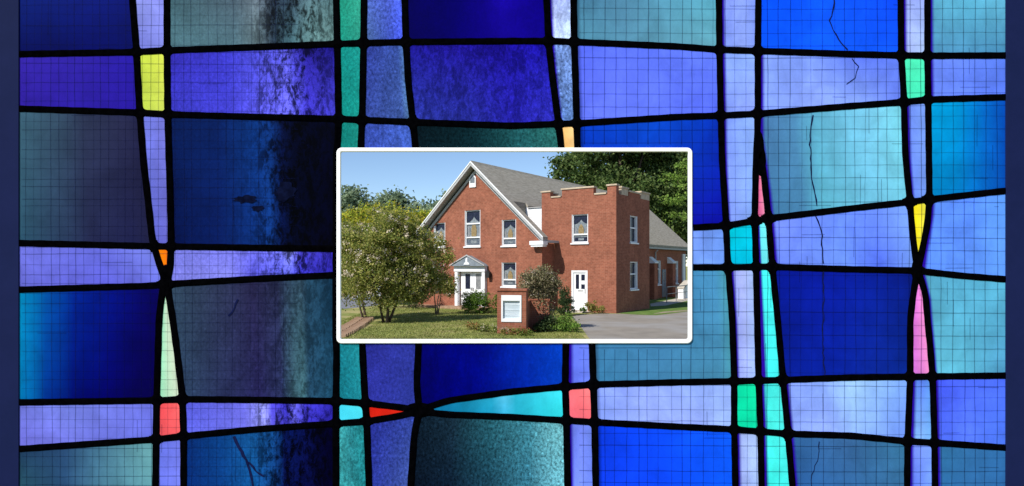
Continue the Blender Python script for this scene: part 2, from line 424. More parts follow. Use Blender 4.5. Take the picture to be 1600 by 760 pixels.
# columns between cames: (left line, right line)
COLS = {0:(0,1),1:(1,2),2:(2,3),3:(3,4),4:(4,5),5:(5,6),6:(6,7),7:(7,8),8:(8,9),9:(9,10),10:(10,11),11:(11,12),12:(12,13)}
OP = (530.0, 1078.0, 235.0, 533.0)         # the opening behind the white frame

def W(px, py, off=0.0):                      # a point of the window plane in metres, window-local
    return ((px - 800.0) / F * D, -off, EYE + (HOR - py) / F * D)

K = 1.03                                     # sunlit brightness of a surface of albedo 1 on this plane
def alb(c):
    return np.array([min(0.97, x / K) for x in lin(c)])

# glass colours: (row, column): [(s, upper colour, lower colour), ...], then seeds, streaks
G = {
(0,0):[(0,(3,28,115),(0,5,80)),(.6,(2,22,120),(0,5,92)),(1,(0,14,110),(0,8,95))],
(0,1):[(0,(150,158,238),(118,124,222)),(1,(135,140,232),(140,146,235))],
(0,2):[(0,(64,98,110),(76,114,126)),(.4,(80,98,114),(80,112,126)),(.52,(104,118,132),(96,118,126)),(.62,(38,50,68),(40,55,72)),(.72,(45,60,80),(55,85,95)),(.85,(80,108,118),(90,125,128)),(1,(68,100,108),(100,132,132))],
(0,3):[(0,(28,150,125),(20,135,118)),(1,(60,175,150),(50,160,140))],
(0,4):[(0,(85,110,205),(75,105,150)),(.6,(80,100,210),(60,80,180)),(.85,(85,110,250),(75,95,240)),(1,(90,115,255),(80,100,240))],
(0,5):[(0,(2,0,75),(4,0,82)),(.4,(5,0,100),(6,0,105)),(.7,(22,5,160),(18,3,140)),(1,(12,0,135),(12,2,125))],
(0,6):[(0,(170,178,252),(200,215,255)),(1,(165,185,255),(200,222,255))],
(0,7):[(0,(70,125,160),(78,138,165)),(.35,(85,140,175),(85,140,170)),(1,(92,168,208),(100,165,185))],
(0,8):[(0,(130,140,255),(120,135,245)),(.6,(140,155,255),(142,155,250)),(1,(115,130,245),(125,140,240))],
(0,10):[(0,(8,80,255),(10,85,255)),(.5,(16,88,255),(18,92,255)),(1,(14,70,245),(16,85,250))],
(0,11):[(0,(160,178,255),(165,178,245)),(1,(150,168,248),(180,205,248))],
(0,12):[(0,(95,168,215),(80,145,190)),(.5,(88,165,210),(78,145,190)),(1,(98,170,215),(70,135,180))],
(1,0):[(0,(52,34,165),(48,28,160)),(.5,(50,34,172),(42,26,158)),(1,(36,22,160),(40,22,160))],
(1,1):[(0,(205,225,70),(185,205,75)),(1,(222,228,85),(212,222,95))],
(1,2):[(0,(48,40,172),(62,60,205)),(.35,(60,58,205),(68,66,212)),(.55,(78,78,215),(90,88,228)),(.7,(92,90,226),(100,98,230)),(.74,(60,55,185),(92,90,220)),(.82,(28,20,120),(60,52,190)),(1,(22,14,125),(62,58,190))],
(1,3):[(0,(14,140,132),(12,132,125)),(1,(30,155,148),(24,150,140))],
(1,4):[(0,(48,62,155),(54,72,158)),(.8,(58,82,165),(64,90,162)),(1,(90,135,195),(90,130,175))],
(1,5):[(0,(28,20,145),(40,50,150)),(.4,(30,18,150),(38,44,152)),(.7,(28,16,158),(38,34,170)),(1,(22,10,160),(48,48,190))],
(1,6):[(0,(120,150,222),(95,130,205)),(1,(120,150,215),(90,125,185))],
(1,7):[(0,(86,96,252),(100,108,252)),(.5,(92,106,255),(100,112,255)),(1,(100,116,255),(82,94,250))],
(1,8):[(0,(130,150,255),(128,142,248)),(1,(140,165,255),(145,165,255))],
(1,10):[(0,(135,155,255),(130,148,255)),(.4,(120,140,252),(140,155,255)),(.7,(90,108,248),(135,155,255)),(1,(95,115,240),(100,115,245))],
(1,11):[(0,(80,245,190),(70,238,190)),(1,(88,250,200),(72,230,185))],
(1,12):[(0,(110,130,255),(105,125,250)),(1,(92,120,252),(88,112,250))],
(2,0):[(0,(60,96,116),(42,80,102)),(.3,(54,78,100),(42,62,94)),(.55,(44,52,80),(34,38,76)),(.85,(38,40,72),(28,30,72)),(1,(30,30,66),(28,28,60))],
(2,1):[(0,(115,125,230),(95,100,205)),(1,(120,120,215),(110,108,212))],
(2,2):[(0,(4,25,80),(3,15,70)),(.3,(6,32,95),(7,28,94)),(.5,(9,50,122),(11,46,120)),(.6,(8,40,100),(12,48,115)),(.67,(3,10,45),(4,15,60)),(.74,(1,3,24),(1,3,24)),(1,(1,2,24),(1,1,18))],
(2,3):[(0,(12,125,118),(10,120,112)),(1,(30,145,135),(20,130,120))],
(2,4):[(0,(55,75,172),(55,75,172)),(1,(70,100,200),(60,95,180))],
(2,5):[(0,(4,18,26),(4,18,26)),(.4,(10,40,48),(8,30,40)),(.75,(32,90,95),(24,75,80)),(1,(42,110,105),(40,100,100))],
(2,6):[(0,(255,190,110),(255,190,110)),(1,(255,214,150),(255,210,140))],
(2,7):[(0,(8,62,205),(10,20,160)),(.5,(10,75,210),(12,20,165)),(.8,(8,62,195),(14,12,165)),(1,(8,45,175),(10,8,160))],
(2,8):[(0,(122,138,255),(130,145,252)),(.7,(135,160,255),(135,158,255)),(1,(150,182,250),(128,160,245))],
(2,9):[(0,(225,60,120),(205,60,130)),(1,(255,175,195),(250,165,190))],
(2,10):[(0,(72,118,172),(65,120,165)),(.25,(78,135,180),(75,135,180)),(.4,(92,160,205),(90,165,205)),(.75,(125,205,240),(112,192,225)),(1,(122,212,230),(115,200,225))],
(2,11):[(0,(110,130,250),(100,122,245)),(1,(122,150,245),(118,148,245))],
(2,12):[(0,(0,160,222),(0,130,195)),(.35,(0,150,215),(2,125,200)),(.7,(4,105,200),(5,100,195)),(1,(6,68,178),(6,72,175))],
(3,0):[(0,(112,116,222),(102,104,208)),(.6,(105,110,225),(95,95,215)),(1,(120,130,228),(112,118,225))],
(3,1):[(0,(255,150,10),(255,110,5)),(1,(250,110,10),(245,100,5))],
(3,2):[(0,(125,128,232),(130,130,235)),(.35,(122,122,236),(140,140,244)),(.5,(112,112,235),(80,76,205)),(.65,(110,112,240),(90,92,225)),(.72,(140,145,250),(92,95,225)),(.78,(72,66,200),(50,45,180)),(1,(44,34,160),(40,34,160))],
(3,7):[(0,(110,140,245),(110,140,245)),(.8,(115,140,248),(118,150,248)),(1,(105,140,240),(105,140,240))],
(3,8):[(0,(0,190,205),(0,175,215)),(1,(8,205,235),(0,200,235))],
(3,9):[(0,(95,235,252),(100,235,250)),(1,(125,240,248),(120,240,248))],
(3,10):[(0,(118,130,252),(105,122,248)),(.5,(100,125,255),(110,140,255)),(.75,(105,130,255),(85,105,255)),(1,(120,150,250),(115,145,245))],
(3,11):[(0,(255,225,10),(250,225,10)),(1,(250,240,90),(245,235,70))],
(3,12):[(0,(95,135,255),(90,130,255)),(.5,(85,125,255),(95,138,255)),(1,(95,150,255),(95,145,252))],
(4,0):[(0,(0,145,190),(0,130,190)),(.06,(0,130,190),(0,110,180)),(.2,(0,82,165),(0,45,135)),(.4,(0,35,145),(0,8,105)),(.65,(2,16,130),(2,0,95)),(.85,(4,4,100),(4,0,75)),(1,(6,0,80),(5,0,70))],
(4,1):[(0,(120,225,180),(150,232,190)),(.5,(200,225,195),(198,232,200)),(1,(215,215,195),(215,222,200))],
(4,2):[(0,(50,72,94),(44,64,94)),(.25,(46,56,84),(40,48,88)),(.5,(42,40,78),(38,36,88)),(.65,(42,46,80),(40,48,90)),(.74,(48,70,92),(60,96,110)),(.79,(50,74,94),(62,102,114)),(.83,(34,66,90),(34,70,98)),(1,(14,44,70),(28,75,105))],
(4,3):[(0,(24,125,142),(18,118,135)),(1,(38,150,155),(30,135,150))],
(4,4):[(0,(40,42,145),(46,50,158)),(1,(44,50,150),(46,58,152))],
(4,5):[(0,(2,4,105),(2,0,88)),(.4,(0,10,140),(0,5,125)),(.75,(2,50,180),(2,38,165)),(1,(2,60,190),(4,62,190))],
(4,6):[(0,(100,115,245),(100,118,245)),(1,(118,140,255),(112,135,250))],
(4,7):[(0,(75,135,185),(58,125,172)),(.5,(66,130,182),(66,128,172)),(.9,(72,142,190),(66,130,165)),(1,(78,160,175),(72,145,165))],
(4,8):[(0,(150,160,250),(150,162,250)),(.5,(178,188,252),(165,180,250)),(1,(172,200,255),(160,190,252))],
(4,9):[(0,(70,248,250),(70,240,245)),(1,(75,245,245),(68,240,240))],
(4,10):[(0,(6,22,140),(8,30,150)),(.4,(8,26,155),(8,34,162)),(.75,(8,30,148),(12,42,160)),(1,(8,24,120),(8,40,142))],
(4,11):[(0,(228,110,225),(215,110,230)),(1,(250,150,210),(252,150,205))],
(4,12):[(0,(78,150,180),(92,170,212)),(.4,(85,160,210),(92,172,215)),(1,(88,168,215),(78,150,195))],
(5,0):[(0,(115,122,222),(120,118,232)),(.4,(118,130,228),(118,122,228)),(1,(110,115,225),(105,112,225))],
(5,1):[(0,(250,78,88),(255,92,100)),(1,(255,110,110),(255,100,105))],
(5,2):[(0,(78,82,205),(92,98,222)),(.4,(110,110,228),(115,115,235)),(.53,(142,145,242),(150,152,245)),(.58,(70,62,190),(85,80,200)),(.68,(44,36,160),(60,54,185)),(.73,(95,92,215),(92,88,212)),(.8,(58,50,180),(50,44,172)),(1,(40,34,158),(38,32,152))],
(5,3):[(0,(62,205,235),(75,225,250)),(1,(90,240,250),(70,215,240))],
(5,4):[(0,(205,25,15),(215,38,22)),(1,(225,40,25),(225,40,25))],
(5,5):[(0,(5,95,150),(8,110,165)),(.3,(20,130,170),(15,125,165)),(.5,(40,165,200),(25,150,190)),(.58,(95,210,250),(50,175,220)),(.66,(45,180,210),(35,170,200)),(1,(62,220,235),(45,212,220))],
(5,6):[(0,(255,112,122),(250,110,130)),(1,(255,130,132),(250,105,115))],
(5,7):[(0,(132,146,250),(130,145,246)),(.4,(148,168,252),(154,174,252)),(.75,(142,160,250),(152,172,252)),(1,(152,178,255),(162,192,255))],
(5,8):[(0,(8,215,165),(10,232,178)),(1,(20,228,165),(15,232,180))],
(5,9):[(0,(60,225,222),(70,235,225)),(1,(75,232,225),(82,240,235))],
(5,10):[(0,(130,146,252),(140,156,252)),(.35,(138,162,255),(138,152,252)),(.55,(165,208,255),(148,184,255)),(1,(120,156,255),(110,138,252))],
(5,11):[(0,(90,135,235),(130,178,250)),(.5,(85,110,240),(130,170,252)),(1,(90,140,235),(110,165,240))],
(5,12):[(0,(70,88,252),(78,98,252)),(.5,(75,95,255),(85,110,255)),(1,(75,98,255),(78,115,255))],
(6,0):[(0,(28,54,86),(40,82,96)),(.35,(42,74,115),(44,80,122)),(.6,(70,116,145),(72,120,146)),(1,(110,170,175),(100,160,172))],
(6,1):[(0,(105,118,235),(105,115,228)),(1,(115,122,232),(118,128,232))],
(6,2):[(0,(6,40,110),(6,42,118)),(.25,(10,62,130),(10,62,135)),(.45,(18,80,142),(15,82,148)),(.58,(16,68,130),(14,60,125)),(.66,(4,18,75),(4,14,70)),(.8,(4,10,62),(4,8,58)),(.88,(1,2,32),(2,4,40)),(1,(1,0,26),(1,0,30))],
(6,3):[(0,(70,175,180),(62,172,178)),(.5,(40,130,140),(50,145,155)),(1,(35,145,150),(25,130,140))],
(6,4):[(0,(40,48,152),(42,54,155)),(1,(54,72,165),(66,88,160))],
(6,5):[(0,(12,28,44),(6,13,28)),(.25,(22,44,60),(10,27,48)),(.5,(35,88,102),(25,62,84)),(.75,(62,132,150),(52,114,140)),(1,(125,200,210),(118,195,215))],
(6,6):[(0,(100,118,230),(110,130,245)),(.5,(120,138,248),(125,148,255)),(1,(115,140,240),(105,130,240))],
(6,7):[(0,(10,58,232),(16,62,238)),(.5,(12,75,248),(14,72,250)),(1,(14,92,255),(12,92,255))],
(6,8):[(0,(160,175,240),(162,175,252)),(1,(175,200,248),(168,198,255))],
(6,9):[(0,(70,240,232),(60,248,240)),(1,(80,242,240),(70,248,245))],
(6,10):[(0,(48,98,155),(42,92,160)),(.5,(58,102,155),(52,105,165)),(1,(52,112,150),(60,115,165))],
(6,11):[(0,(118,128,250),(92,105,255)),(1,(122,150,255),(115,150,255))],
(6,12):[(0,(48,110,155),(45,105,165)),(.5,(52,112,170),(48,105,165)),(1,(50,112,175),(42,95,155))],
}
SEED = {(0,3):.35,(1,3):.35,(2,3):.3,(4,3):.35,(6,3):.45,(0,4):.55,(1,4):.5,(2,4):.45,(4,4):.35,(6,4):.5,(1,5):.35,(2,5):.6,(6,5):.7,(0,5):.12,(1,6):.6,(0,6):.2,(4,5):.15,(1,2):.25,(4,2):.25,(0,2):.2,(6,2):.2,(5,2):.15,(3,2):.2,(2,2):.15}
NAMES = {(1,1):'lime yellow glass pane',(3,1):'small orange glass wedge',(4,1):'pale green tapering glass pane',(5,1):'coral red glass square at the left',(5,3):'bright cyan glass rectangle',(5,4):'red glass wedge',(5,6):'salmon pink glass square',(5,8):'emerald green glass rectangle',(3,8):'cyan blue glass rectangle',(2,9):'pink glass sliver',(3,11):'bright yellow glass wedge',(4,11):'orchid pink tapering glass pane',(1,11):'mint green glass rectangle',(2,6):'peach glass sliver'}

win = empty('stained_glass_window', (0, D, 0), 0, 'wide stained glass window of blue panes in black lead, with a framed opening in its middle', 'window')

def clip_half(poly, axis, val, keep_less):
    out = []
    n = len(poly)
    for i in range(n):
        a, b = poly[i], poly[(i+1) % n]
        ia = (a[axis] <= val) if keep_less else (a[axis] >= val)
        ib = (b[axis] <= val) if keep_less else (b[axis] >= val)
        if ia: out.append(a)
        if ia != ib:
            t = (val - a[axis]) / (b[axis] - a[axis])
            out.append(a + (b - a) * t)
    return out

def outside_opening(poly):
    x0, x1, y0, y1 = OP
    xs = [p[0] for p in poly]; ys = [p[1] for p in poly]
    if max(xs) <= x0 or min(xs) >= x1 or max(ys) <= y0 or min(ys) >= y1:
        return [poly]
    res = [clip_half(poly, 0, x0, True), clip_half(poly, 0, x1, False)]
    mid = clip_half(poly, 0, x0, False)
    if len(mid) > 2: mid = clip_half(mid, 0, x1, True)
    if len(mid) > 2:
        res += [clip_half(mid, 1, y0, True), clip_half(mid, 1, y1, False)]
    return [r for r in res if len(r) > 2]

def pane(row, col):
    stops = G[(row, col)]
    if col >= 7:                                  # the paler, cloudier blue sheets of the right half
        stops = [(q[0],) + tuple((c[0]+4, min(255, c[1]+13), c[2]) if (c[2] > 200 and 70 < c[0] < 145 and c[1] < 190) else c for c in q[1:]) for q in stops]
    a, b = COLS[col]
    if col == 10 and row < 2: a = 9
    VL, VR, HT, HB = V[a], V[b], H[row], H[row+1]
    if col == 9 and row == 2: HT = lambda x: 236.0
    ss = sorted(set([0.0, .25, .5, .75, 1.0] + [s[0] for s in stops]))
    sk = [s[0] for s in stops]
    wid = VR(HT(0.5*(VL(200)+VR(200)))) - VL(HT(0.5*(VL(200)+VR(200))))
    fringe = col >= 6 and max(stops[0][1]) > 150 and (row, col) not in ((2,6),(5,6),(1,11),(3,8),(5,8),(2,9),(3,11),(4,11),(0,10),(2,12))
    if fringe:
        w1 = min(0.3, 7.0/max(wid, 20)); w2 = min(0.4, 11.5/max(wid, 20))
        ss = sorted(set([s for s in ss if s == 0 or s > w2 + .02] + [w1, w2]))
    tt = [0, .25, .5, .75, 1.0]
    grid = {}
    for i, s in enumerate(ss):
        cu = np.array([np.interp(s, sk, [alb(q[1])[k] ** .45 for q in stops]) ** (1/.45) for k in range(3)])
        cl = np.array([np.interp(s, sk, [alb(q[2])[k] ** .45 for q in stops]) ** (1/.45) for k in range(3)])
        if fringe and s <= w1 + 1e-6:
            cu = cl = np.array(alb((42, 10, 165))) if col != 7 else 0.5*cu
        for j, t in enumerate(tt):
            x = 0.5*(VL(300)+VR(300)); y = 300.0
            for _ in range(12):
                y = (1-t)*HT(x) + t*HB(x)
                x = (1-s)*VL(y) + s*VR(y)
            tg = t
            c = cu*(1-tg) + cl*tg
            grid[(i, j)] = np.array([x, y, *c])
    verts = []; faces = []; cols = []; idx = {}
    def vid(p):
        k = (round(p[0], 2), round(p[1], 2))
        if k not in idx:
            idx[k] = len(verts); verts.append(W(p[0], p[1])); cols.append((p[2], p[3], p[4], 1.0))
        return idx[k]
    for i in range(len(ss)-1):
        for j in range(len(tt)-1):
            q = [grid[(i, j)], grid[(i, j+1)], grid[(i+1, j+1)], grid[(i+1, j)]]
            for poly in outside_opening(q):
                ids = []
                for p in poly:
                    k = vid(p)
                    if k not in ids: ids.append(k)
                if len(ids) > 2: faces.append(tuple(ids))
    if not faces: return
    # thickness: the same sheet 6 mm behind, joined round the rim
    n = len(verts)
    cnt = {}
    for f in faces:
        for k in range(len(f)):
            e = (f[k], f[(k+1) % len(f)]); cnt[e] = 1
    back = [tuple(k+n for k in f[::-1]) for f in faces]
    rim = [(a_, b_) for (a_, b_) in cnt if (b_, a_) not in cnt]
    sides = [(b_, a_, a_+n, b_+n) for a_, b_ in rim]
    allv = verts + [(x, y+0.006, z) for x, y, z in verts]
    me = bpy.data.meshes.new('glass_pane')
    me.from_pydata(allv, [], faces + back + sides)
    me.update()
    at = me.color_attributes.new('glass_colour', 'FLOAT_COLOR', 'POINT')
    at.data.foreach_set('color', [c for q in cols + cols for c in q])
    for nm, val in (('seeds', SEED.get((row, col), 0.03)),):
        fa = me.attributes.new(nm, 'FLOAT', 'POINT'); fa.data.foreach_set('value', [val]*len(allv))
    st = []
    for v in allv:
        px = v[0]/D*F + 800
        st.append(float(np.interp(px, [385, 415, 470, 520, 530], [0, .9, 1.0, .8, .3])) * (1.0 if row != 4 else 0.5) if col == 2 else {(1,6):.35,(0,6):.3,(1,5):.42,(4,5):.15,(2,4):.25,(1,4):.2,(6,3):.3}.get((row, col), 0.0))
    fa = me.attributes.new('streaks', 'FLOAT', 'POINT'); fa.data.foreach_set('value', st)
    o = link_mesh('glass_pane', me, M['glass'], win)
    if (row, col) in NAMES: o['label'] = NAMES[(row, col)]

for (r_, c_) in G: pane(r_, c_)

# lead cames: rounded strips 9 mm proud of the glass
def in_op(x, y):
    return OP[0] + 1 < x < OP[1] - 1 and OP[2] + 1 < y < OP[3] - 1

def came(pts, width, parent):
    """pts: list of pixel points; width in pixels"""
    P = [Vector(p) for p in pts]
    verts = []; faces = []
    prof = [(-0.5, -0.003), (-0.5, 0.004), (-0.28, 0.009), (0.28, 0.009), (0.5, 0.004), (0.5, -0.003)]
    for i, p in enumerate(P):
        d = (P[min(i+1, len(P)-1)] - P[max(i-1, 0)]).normalized()
        nrm = Vector((-d.y, d.x))
        wv = width * (1 + 0.035 * math.sin(i*.9 + p.x*0.05) + rnd.uniform(-.015, .015))
        for a, h in prof:
            q = p + nrm * (a * wv)
            verts.append(W(q.x, q.y, h))
    m = len(prof)
    for i in range(len(P)-1):
        for k in range(m-1):
            faces.append((i*m+k, i*m+k+1, (i+1)*m+k+1, (i+1)*m+k))
    faces.append(tuple(range(m))); faces.append(tuple((len(P)-1)*m + k for k in range(m-1, -1, -1)))
    return mesh_obj('lead_came', verts, faces, M['lead'], parent)

def runs(pts):
    cur = []
    for p in pts:
        if in_op(*p):
            if len(cur) > 1: yield cur
            cur = []
        else: cur.append(p)
    if len(cur) > 1: yield cur

for k in range(1, 13):
    y0 = 225 if k == 10 else TOP
    ys = np.arange(y0, BOT + .1, 6.0)
    for rn in runs([(V[k](y), y) for y in ys]):
        came(rn, 10.6 if k < 8 else 10.0, win)
for k in range(1, 7):
    xs = np.arange(LEFT, RIGHT + .1, 7.0)
    for rn in runs([(x, H[k](x)) for x in xs]):
        came(rn, 10.2, win)

# thickened lead where two cames draw together, and solder at the crossings
def fillet(px, py, w, R_, h=0.0100):
    """solder at a crossing: a four-armed star whose hollow sides round off the corners of the panes"""
    ring = []
    for sx, sy in ((1, 1), (-1, 1), (-1, -1), (1, -1)):
        arc = []
        for k in range(5):
            a = math.radians(22.5*k)
            arc.append((sx*(w + R_ - R_*math.sin(a)), sy*(w + R_ - R_*math.cos(a))))
        ring += arc if sx*sy > 0 else arc[::-1]
    n = len(ring)
    v = [W(px, py, h)] + [W(px + .7*a, py + .7*b_, h) for a, b_ in ring] + [W(px + a, py + b_, 0.001) for a, b_ in ring]
    f = [(0, 1+k, 1+(k+1) % n) for k in range(n)] + [(1+k, 1+n+k, 1+n+(k+1) % n, 1+(k+1) % n) for k in range(n)]
    return mesh_obj('solder_joint', v, f, M['lead'], win)

def blob(px, py, rx, ry, h=0.0105):
    n = 14
    v = [W(px, py, h)]
    for k in range(n):
        a = 2*math.pi*k/n
        v.append(W(px + 0.6*rx*math.cos(a), py + 0.6*ry*math.sin(a), h))
    for k in range(n):
        a = 2*math.pi*k/n
        v.append(W(px + rx*math.cos(a), py + ry*math.sin(a), 0.001))
    f = [(0, 1+k, 1+(k+1) % n) for k in range(n)] + [(1+k, 1+n+k, 1+n+(k+1) % n, 1+(k+1) % n) for k in range(n)]
    return mesh_obj('solder_joint', v, f, M['lead'], win)

for hk in range(1, 7):
    for vk in range(1, 13):
        if vk == 10 and hk < 3: continue
        y = 300.0; x = V[vk](y)
        for _ in range(20):
            y = H[hk](x); x = V[vk](y)
        if in_op(x, y) or (512 < x < 548 and 225 < y < 545): continue
        fillet(x, y, 5.0, rnd.uniform(4.5, 7.0))
blob(259, 437, 9, 24); blob(655, 641, 24, 12); blob(1433, 423, 9, 22); blob(1186, 232, 8, 28)
blob(1189, 252, 8, 24)

# wire screen close in front of the glass (too fine to pick apart: joined)
wb = MB()
def wire(pts, w, h=0.0022):
    P = [Vector(p) for p in pts]
    v = []
    for i, p in enumerate(P):
        d = (P[min(i+1, len(P)-1)] - P[max(i-1, 0)]).normalized(); nn = Vector((-d.y, d.x))
        v += [W(*(p + nn*w*.5), h), W(*(p - nn*w*.5), h)]
    wb.add(v, [(2*i, 2*i+1, 2*i+3, 2*i+2) for i in range(len(P)-1)])
for (xa, xb, w0, stp) in ((34, 455, 0.85, 13.0), (905, 1568, 1.05, 17.0)):
    x = xa + 6
    while x < xb:
        jit = rnd.uniform(-1.5, 1.5)
        yb = 0
        pts = []
        for y in np.arange(TOP, BOT + 1, 16.0):
            pts.append((x + jit + rnd.uniform(-.35, .35) + 1.2*math.sin(y*.006 + x), y))
        for rn in runs(pts): wire(rn, w0*rnd.uniform(.55, 1.45))
        x += stp
    y = TOP + 8
    while y < BOT:
        jit = rnd.uniform(-1.5, 1.5)
        pts = [(x_, y + jit + rnd.uniform(-.35, .35) + 1.2*math.sin(x_*.006 + y)) for x_ in np.arange(xa, xb + 12, 16.0)]
        for rn in runs(pts): wire(rn, w0*rnd.uniform(.5, 1.35), 0.0031)
        y += stp + 2
# stray doubled wires
for _ in range(70):
    big = rnd.random() < .5
    xa, xb = (34, 440) if rnd.random() < .4 else (1085, 1560)
    x = rnd.uniform(xa, xb); y = rnd.uniform(0, 740)
    L = rnd.uniform(15, 60)
    pts = [(x, y), (x + rnd.uniform(-.6, .6), y + L)] if big else [(x, y), (min(x + L, xb), y + rnd.uniform(-.6, .6))]
    wire(pts, 1.0, 0.0039)
w_o = wb.build('wire_screen', M['wire'], win); tag(w_o, kind='stuff')

# cracks in the glass
def crack(pts, w):
    P = []
    for a, b in zip(pts, pts[1:]):
        n = max(2, int(math.hypot(b[0]-a[0], b[1]-a[1]) / 7))
        for k in range(n):
            t = k/n
            P.append(Vector((a[0] + (b[0]-a[0])*t + rnd.uniform(-1.3, 1.3), a[1] + (b[1]-a[1])*t)))
    P.append(Vector(pts[-1]))
    v = []
    for i, p in enumerate(P):
        d = (P[min(i+1, len(P)-1)] - P[max(i-1, 0)]).normalized(); nn = Vector((-d.y, d.x))
        ww = w*rnd.uniform(.55, 1.3)
        v += [W(*(p + nn*ww*.5), 0.0046), W(*(p - nn*ww*.5), 0.0046)]
    return mesh_obj('crack', v, [(2*i, 2*i+1, 2*i+3, 2*i+2) for i in range(len(P)-1)], M['crack'], win)
crack([(1301,-10),(1303,12),(1296,32),(1303,48),(1310,62),(1324,78)], 1.9)
crack([(1330,92),(1341,104),(1336,122),(1322,132)], 1.5)
crack([(1270,180),(1265,205),(1266,255),(1269,285),(1272,302),(1276,322)], 2.0)
crack([(1275,338),(1283,362),(1285,390),(1286,412)], 2.0)
crack([(1286,424),(1287,470),(1285,530),(1288,588)], 1.5)
crack([(1281,690),(1276,720),(1268,742),(1266,768)], 1.2)
crack([(366,682),(378,706),(388,725),(394,752),(398,770)], 3.6)
crack([(388,722),(400,736),(412,744)], 3.0)
crack([(371,468),(366,482),(357,494)], 2.4)
# the two dark smudges fused into the deep blue pane at the left
def smudge(px, py, rx, ry, sd):
    q = random.Random(sd); n = 22
    v = [W(px, py, 0.0048)]
    for k in range(n):
        a = 2*math.pi*k/n; s = q.uniform(.6, 1.15)
        v.append(W(px + rx*s*math.cos(a), py + ry*s*math.sin(a), 0.0048))
    return mesh_obj('dark_smudge', v, [(0, 1+(k+1) % n, 1+k) for k in range(n)], M['smudge'], win)
M['smudge'] = noisy('smudge', (0.001, 0.002, 0.012), (0.003, 0.006, 0.03), 14, 0.9, 0.03)
smudge(385, 312, 20, 7, 3); smudge(403, 326, 11, 5, 9); smudge(447, 300, 20, 15, 4)

# navy piers at both sides
pl = MB(); pl.box(*[ (x-800)/F*D for x in (-150, 30.3)], D-0.011, D+0.25, -0.2, 5.4, bev=0.004)
tag(pl.build('pier', M['navy']), 'navy painted pier closing the left end of the stained glass window', 'pier', 'navy piers at the ends of the window')
pr = MB(); pr.box(*[ (x-800)/F*D for x in (1570.7, 1750)], D-0.011, D+0.25, -0.2, 5.4, bev=0.004)
tag(pr.build('pier', M['navy']), 'navy painted pier closing the right end of the stained glass window', 'pier', 'navy piers at the ends of the window')

# white rounded frame round the opening
def rrect(x0, x1, y0, y1, r, n=6):
    out = []
    for cx, cy, a0 in ((x1-r, y0+r, -90), (x1-r, y1-r, 0), (x0+r, y1-r, 90), (x0+r, y0+r, 180)):
        for k in range(n+1):
            a = math.radians(a0 + 90*k/n)
            out.append((cx + r*math.cos(a), cy + r*math.sin(a)))
    return out
o_, i_ = rrect(526.5, 1081, 231.5, 536.5, 8), rrect(532.6, 1075, 237.6, 530.2, 2.5)
n = len(o_)
rings = [(o_, -0.004), (o_, 0.016)] + [(rrect(527.6, 1079.9, 232.6, 535.4, 7), 0.0195), (rrect(531.6, 1076, 236.6, 531.2, 3), 0.0195), (i_, 0.016), (i_, -0.012), (o_, -0.012)]
fv = [W(x, y, h) for ring, h in rings for x, y in ring]
ff = []
for a in range(len(rings)-1):
    for k in range(n):
        ff.append((a*n+k, a*n+(k+1) % n, (a+1)*n+(k+1) % n, (a+1)*n+k))
fo = mesh_obj('picture_frame', fv, ff, M['frame'])
fo.location = (0, D, 0)
tag(fo, 'slim white frame with rounded corners round the opening that shows the brick church', 'frame')

# ------------------------------------------------------------------ the brick church
CH = empty('brick_church', (5.21, 31.0, 0), math.radians(-34.76), 'red brick church with a steep gable, grey roof and a square crenellated tower', 'church')
# church-local axes: x to the right along the front, y back along the side, z up

def wall(name, outer, holes, axis, a, b, mat, parent):
    """flat wall with openings. axis 'y': outline in (x,z), from y=a (outside) to y=b; axis 'x': outline in (y,z)"""
    bm = bmesh.new()
    def P(p, t): return (p[0], t, p[1]) if axis == 'y' else (t, p[0], p[1])
    edges = []
    loops = []
    for lp in [outer] + holes:
        vs_ = [bm.verts.new(P(p, a)) for p in lp]
        loops.append(vs_)
        edges += [bm.edges.new((vs_[i], vs_[(i+1) % len(vs_)])) for i in range(len(vs_))]
    bmesh.ops.triangle_fill(bm, use_beauty=True, use_dissolve=False, edges=edges)
    d = Vector(P((0, 0), b)) - Vector(P((0, 0), a))
    fr = list(bm.faces)
    mp = {}
    for lp in loops:
        for v in lp: mp[v] = bm.verts.new(v.co + d)
    for f in fr: bm.faces.new([mp[v] for v in reversed(f.verts)])
    for lp in loops:
        for i in range(len(lp)):
            p, q = lp[i], lp[(i+1) % len(lp)]
            bm.faces.new((p, q, mp[q], mp[p]))
    bmesh.ops.recalc_face_normals(bm, faces=list(bm.faces))
    me = bpy.data.meshes.new(name); bm.to_mesh(me); bm.free()
    return link_mesh(name, me, mat, parent)

def rect(x0, x1, z0, z1): return [(x0, z0), (x1, z0), (x1, z1), (x0, z1)]

# --- front gable (outside face y = -1.2)
FY = -1.2
XL, XR, XA = -12.32, -3.62, -7.97
EAVE, APEX = 3.55, 7.48
w_l, w_c, w_r, w_rl = (-11.08, -10.21, 3.5, 4.88), (-8.75, -7.65, 3.47, 5.49), (-6.17, -5.25, 3.46, 4.86), (-6.18, -5.25, 1.27, 2.56)
w_ll = (-11.2, -10.3, 1.27, 2.56)
d_f = (-9.12, -7.4, 0.12, 2.2)
wall('gable_wall', [(XL, 0), (XR, 0), (XR, EAVE), (XA, APEX), (XL, EAVE)], [rect(*q) for q in (w_l, w_c, w_r, w_rl, w_ll, d_f)], 'y', FY, FY+0.3, M['brick'], CH)
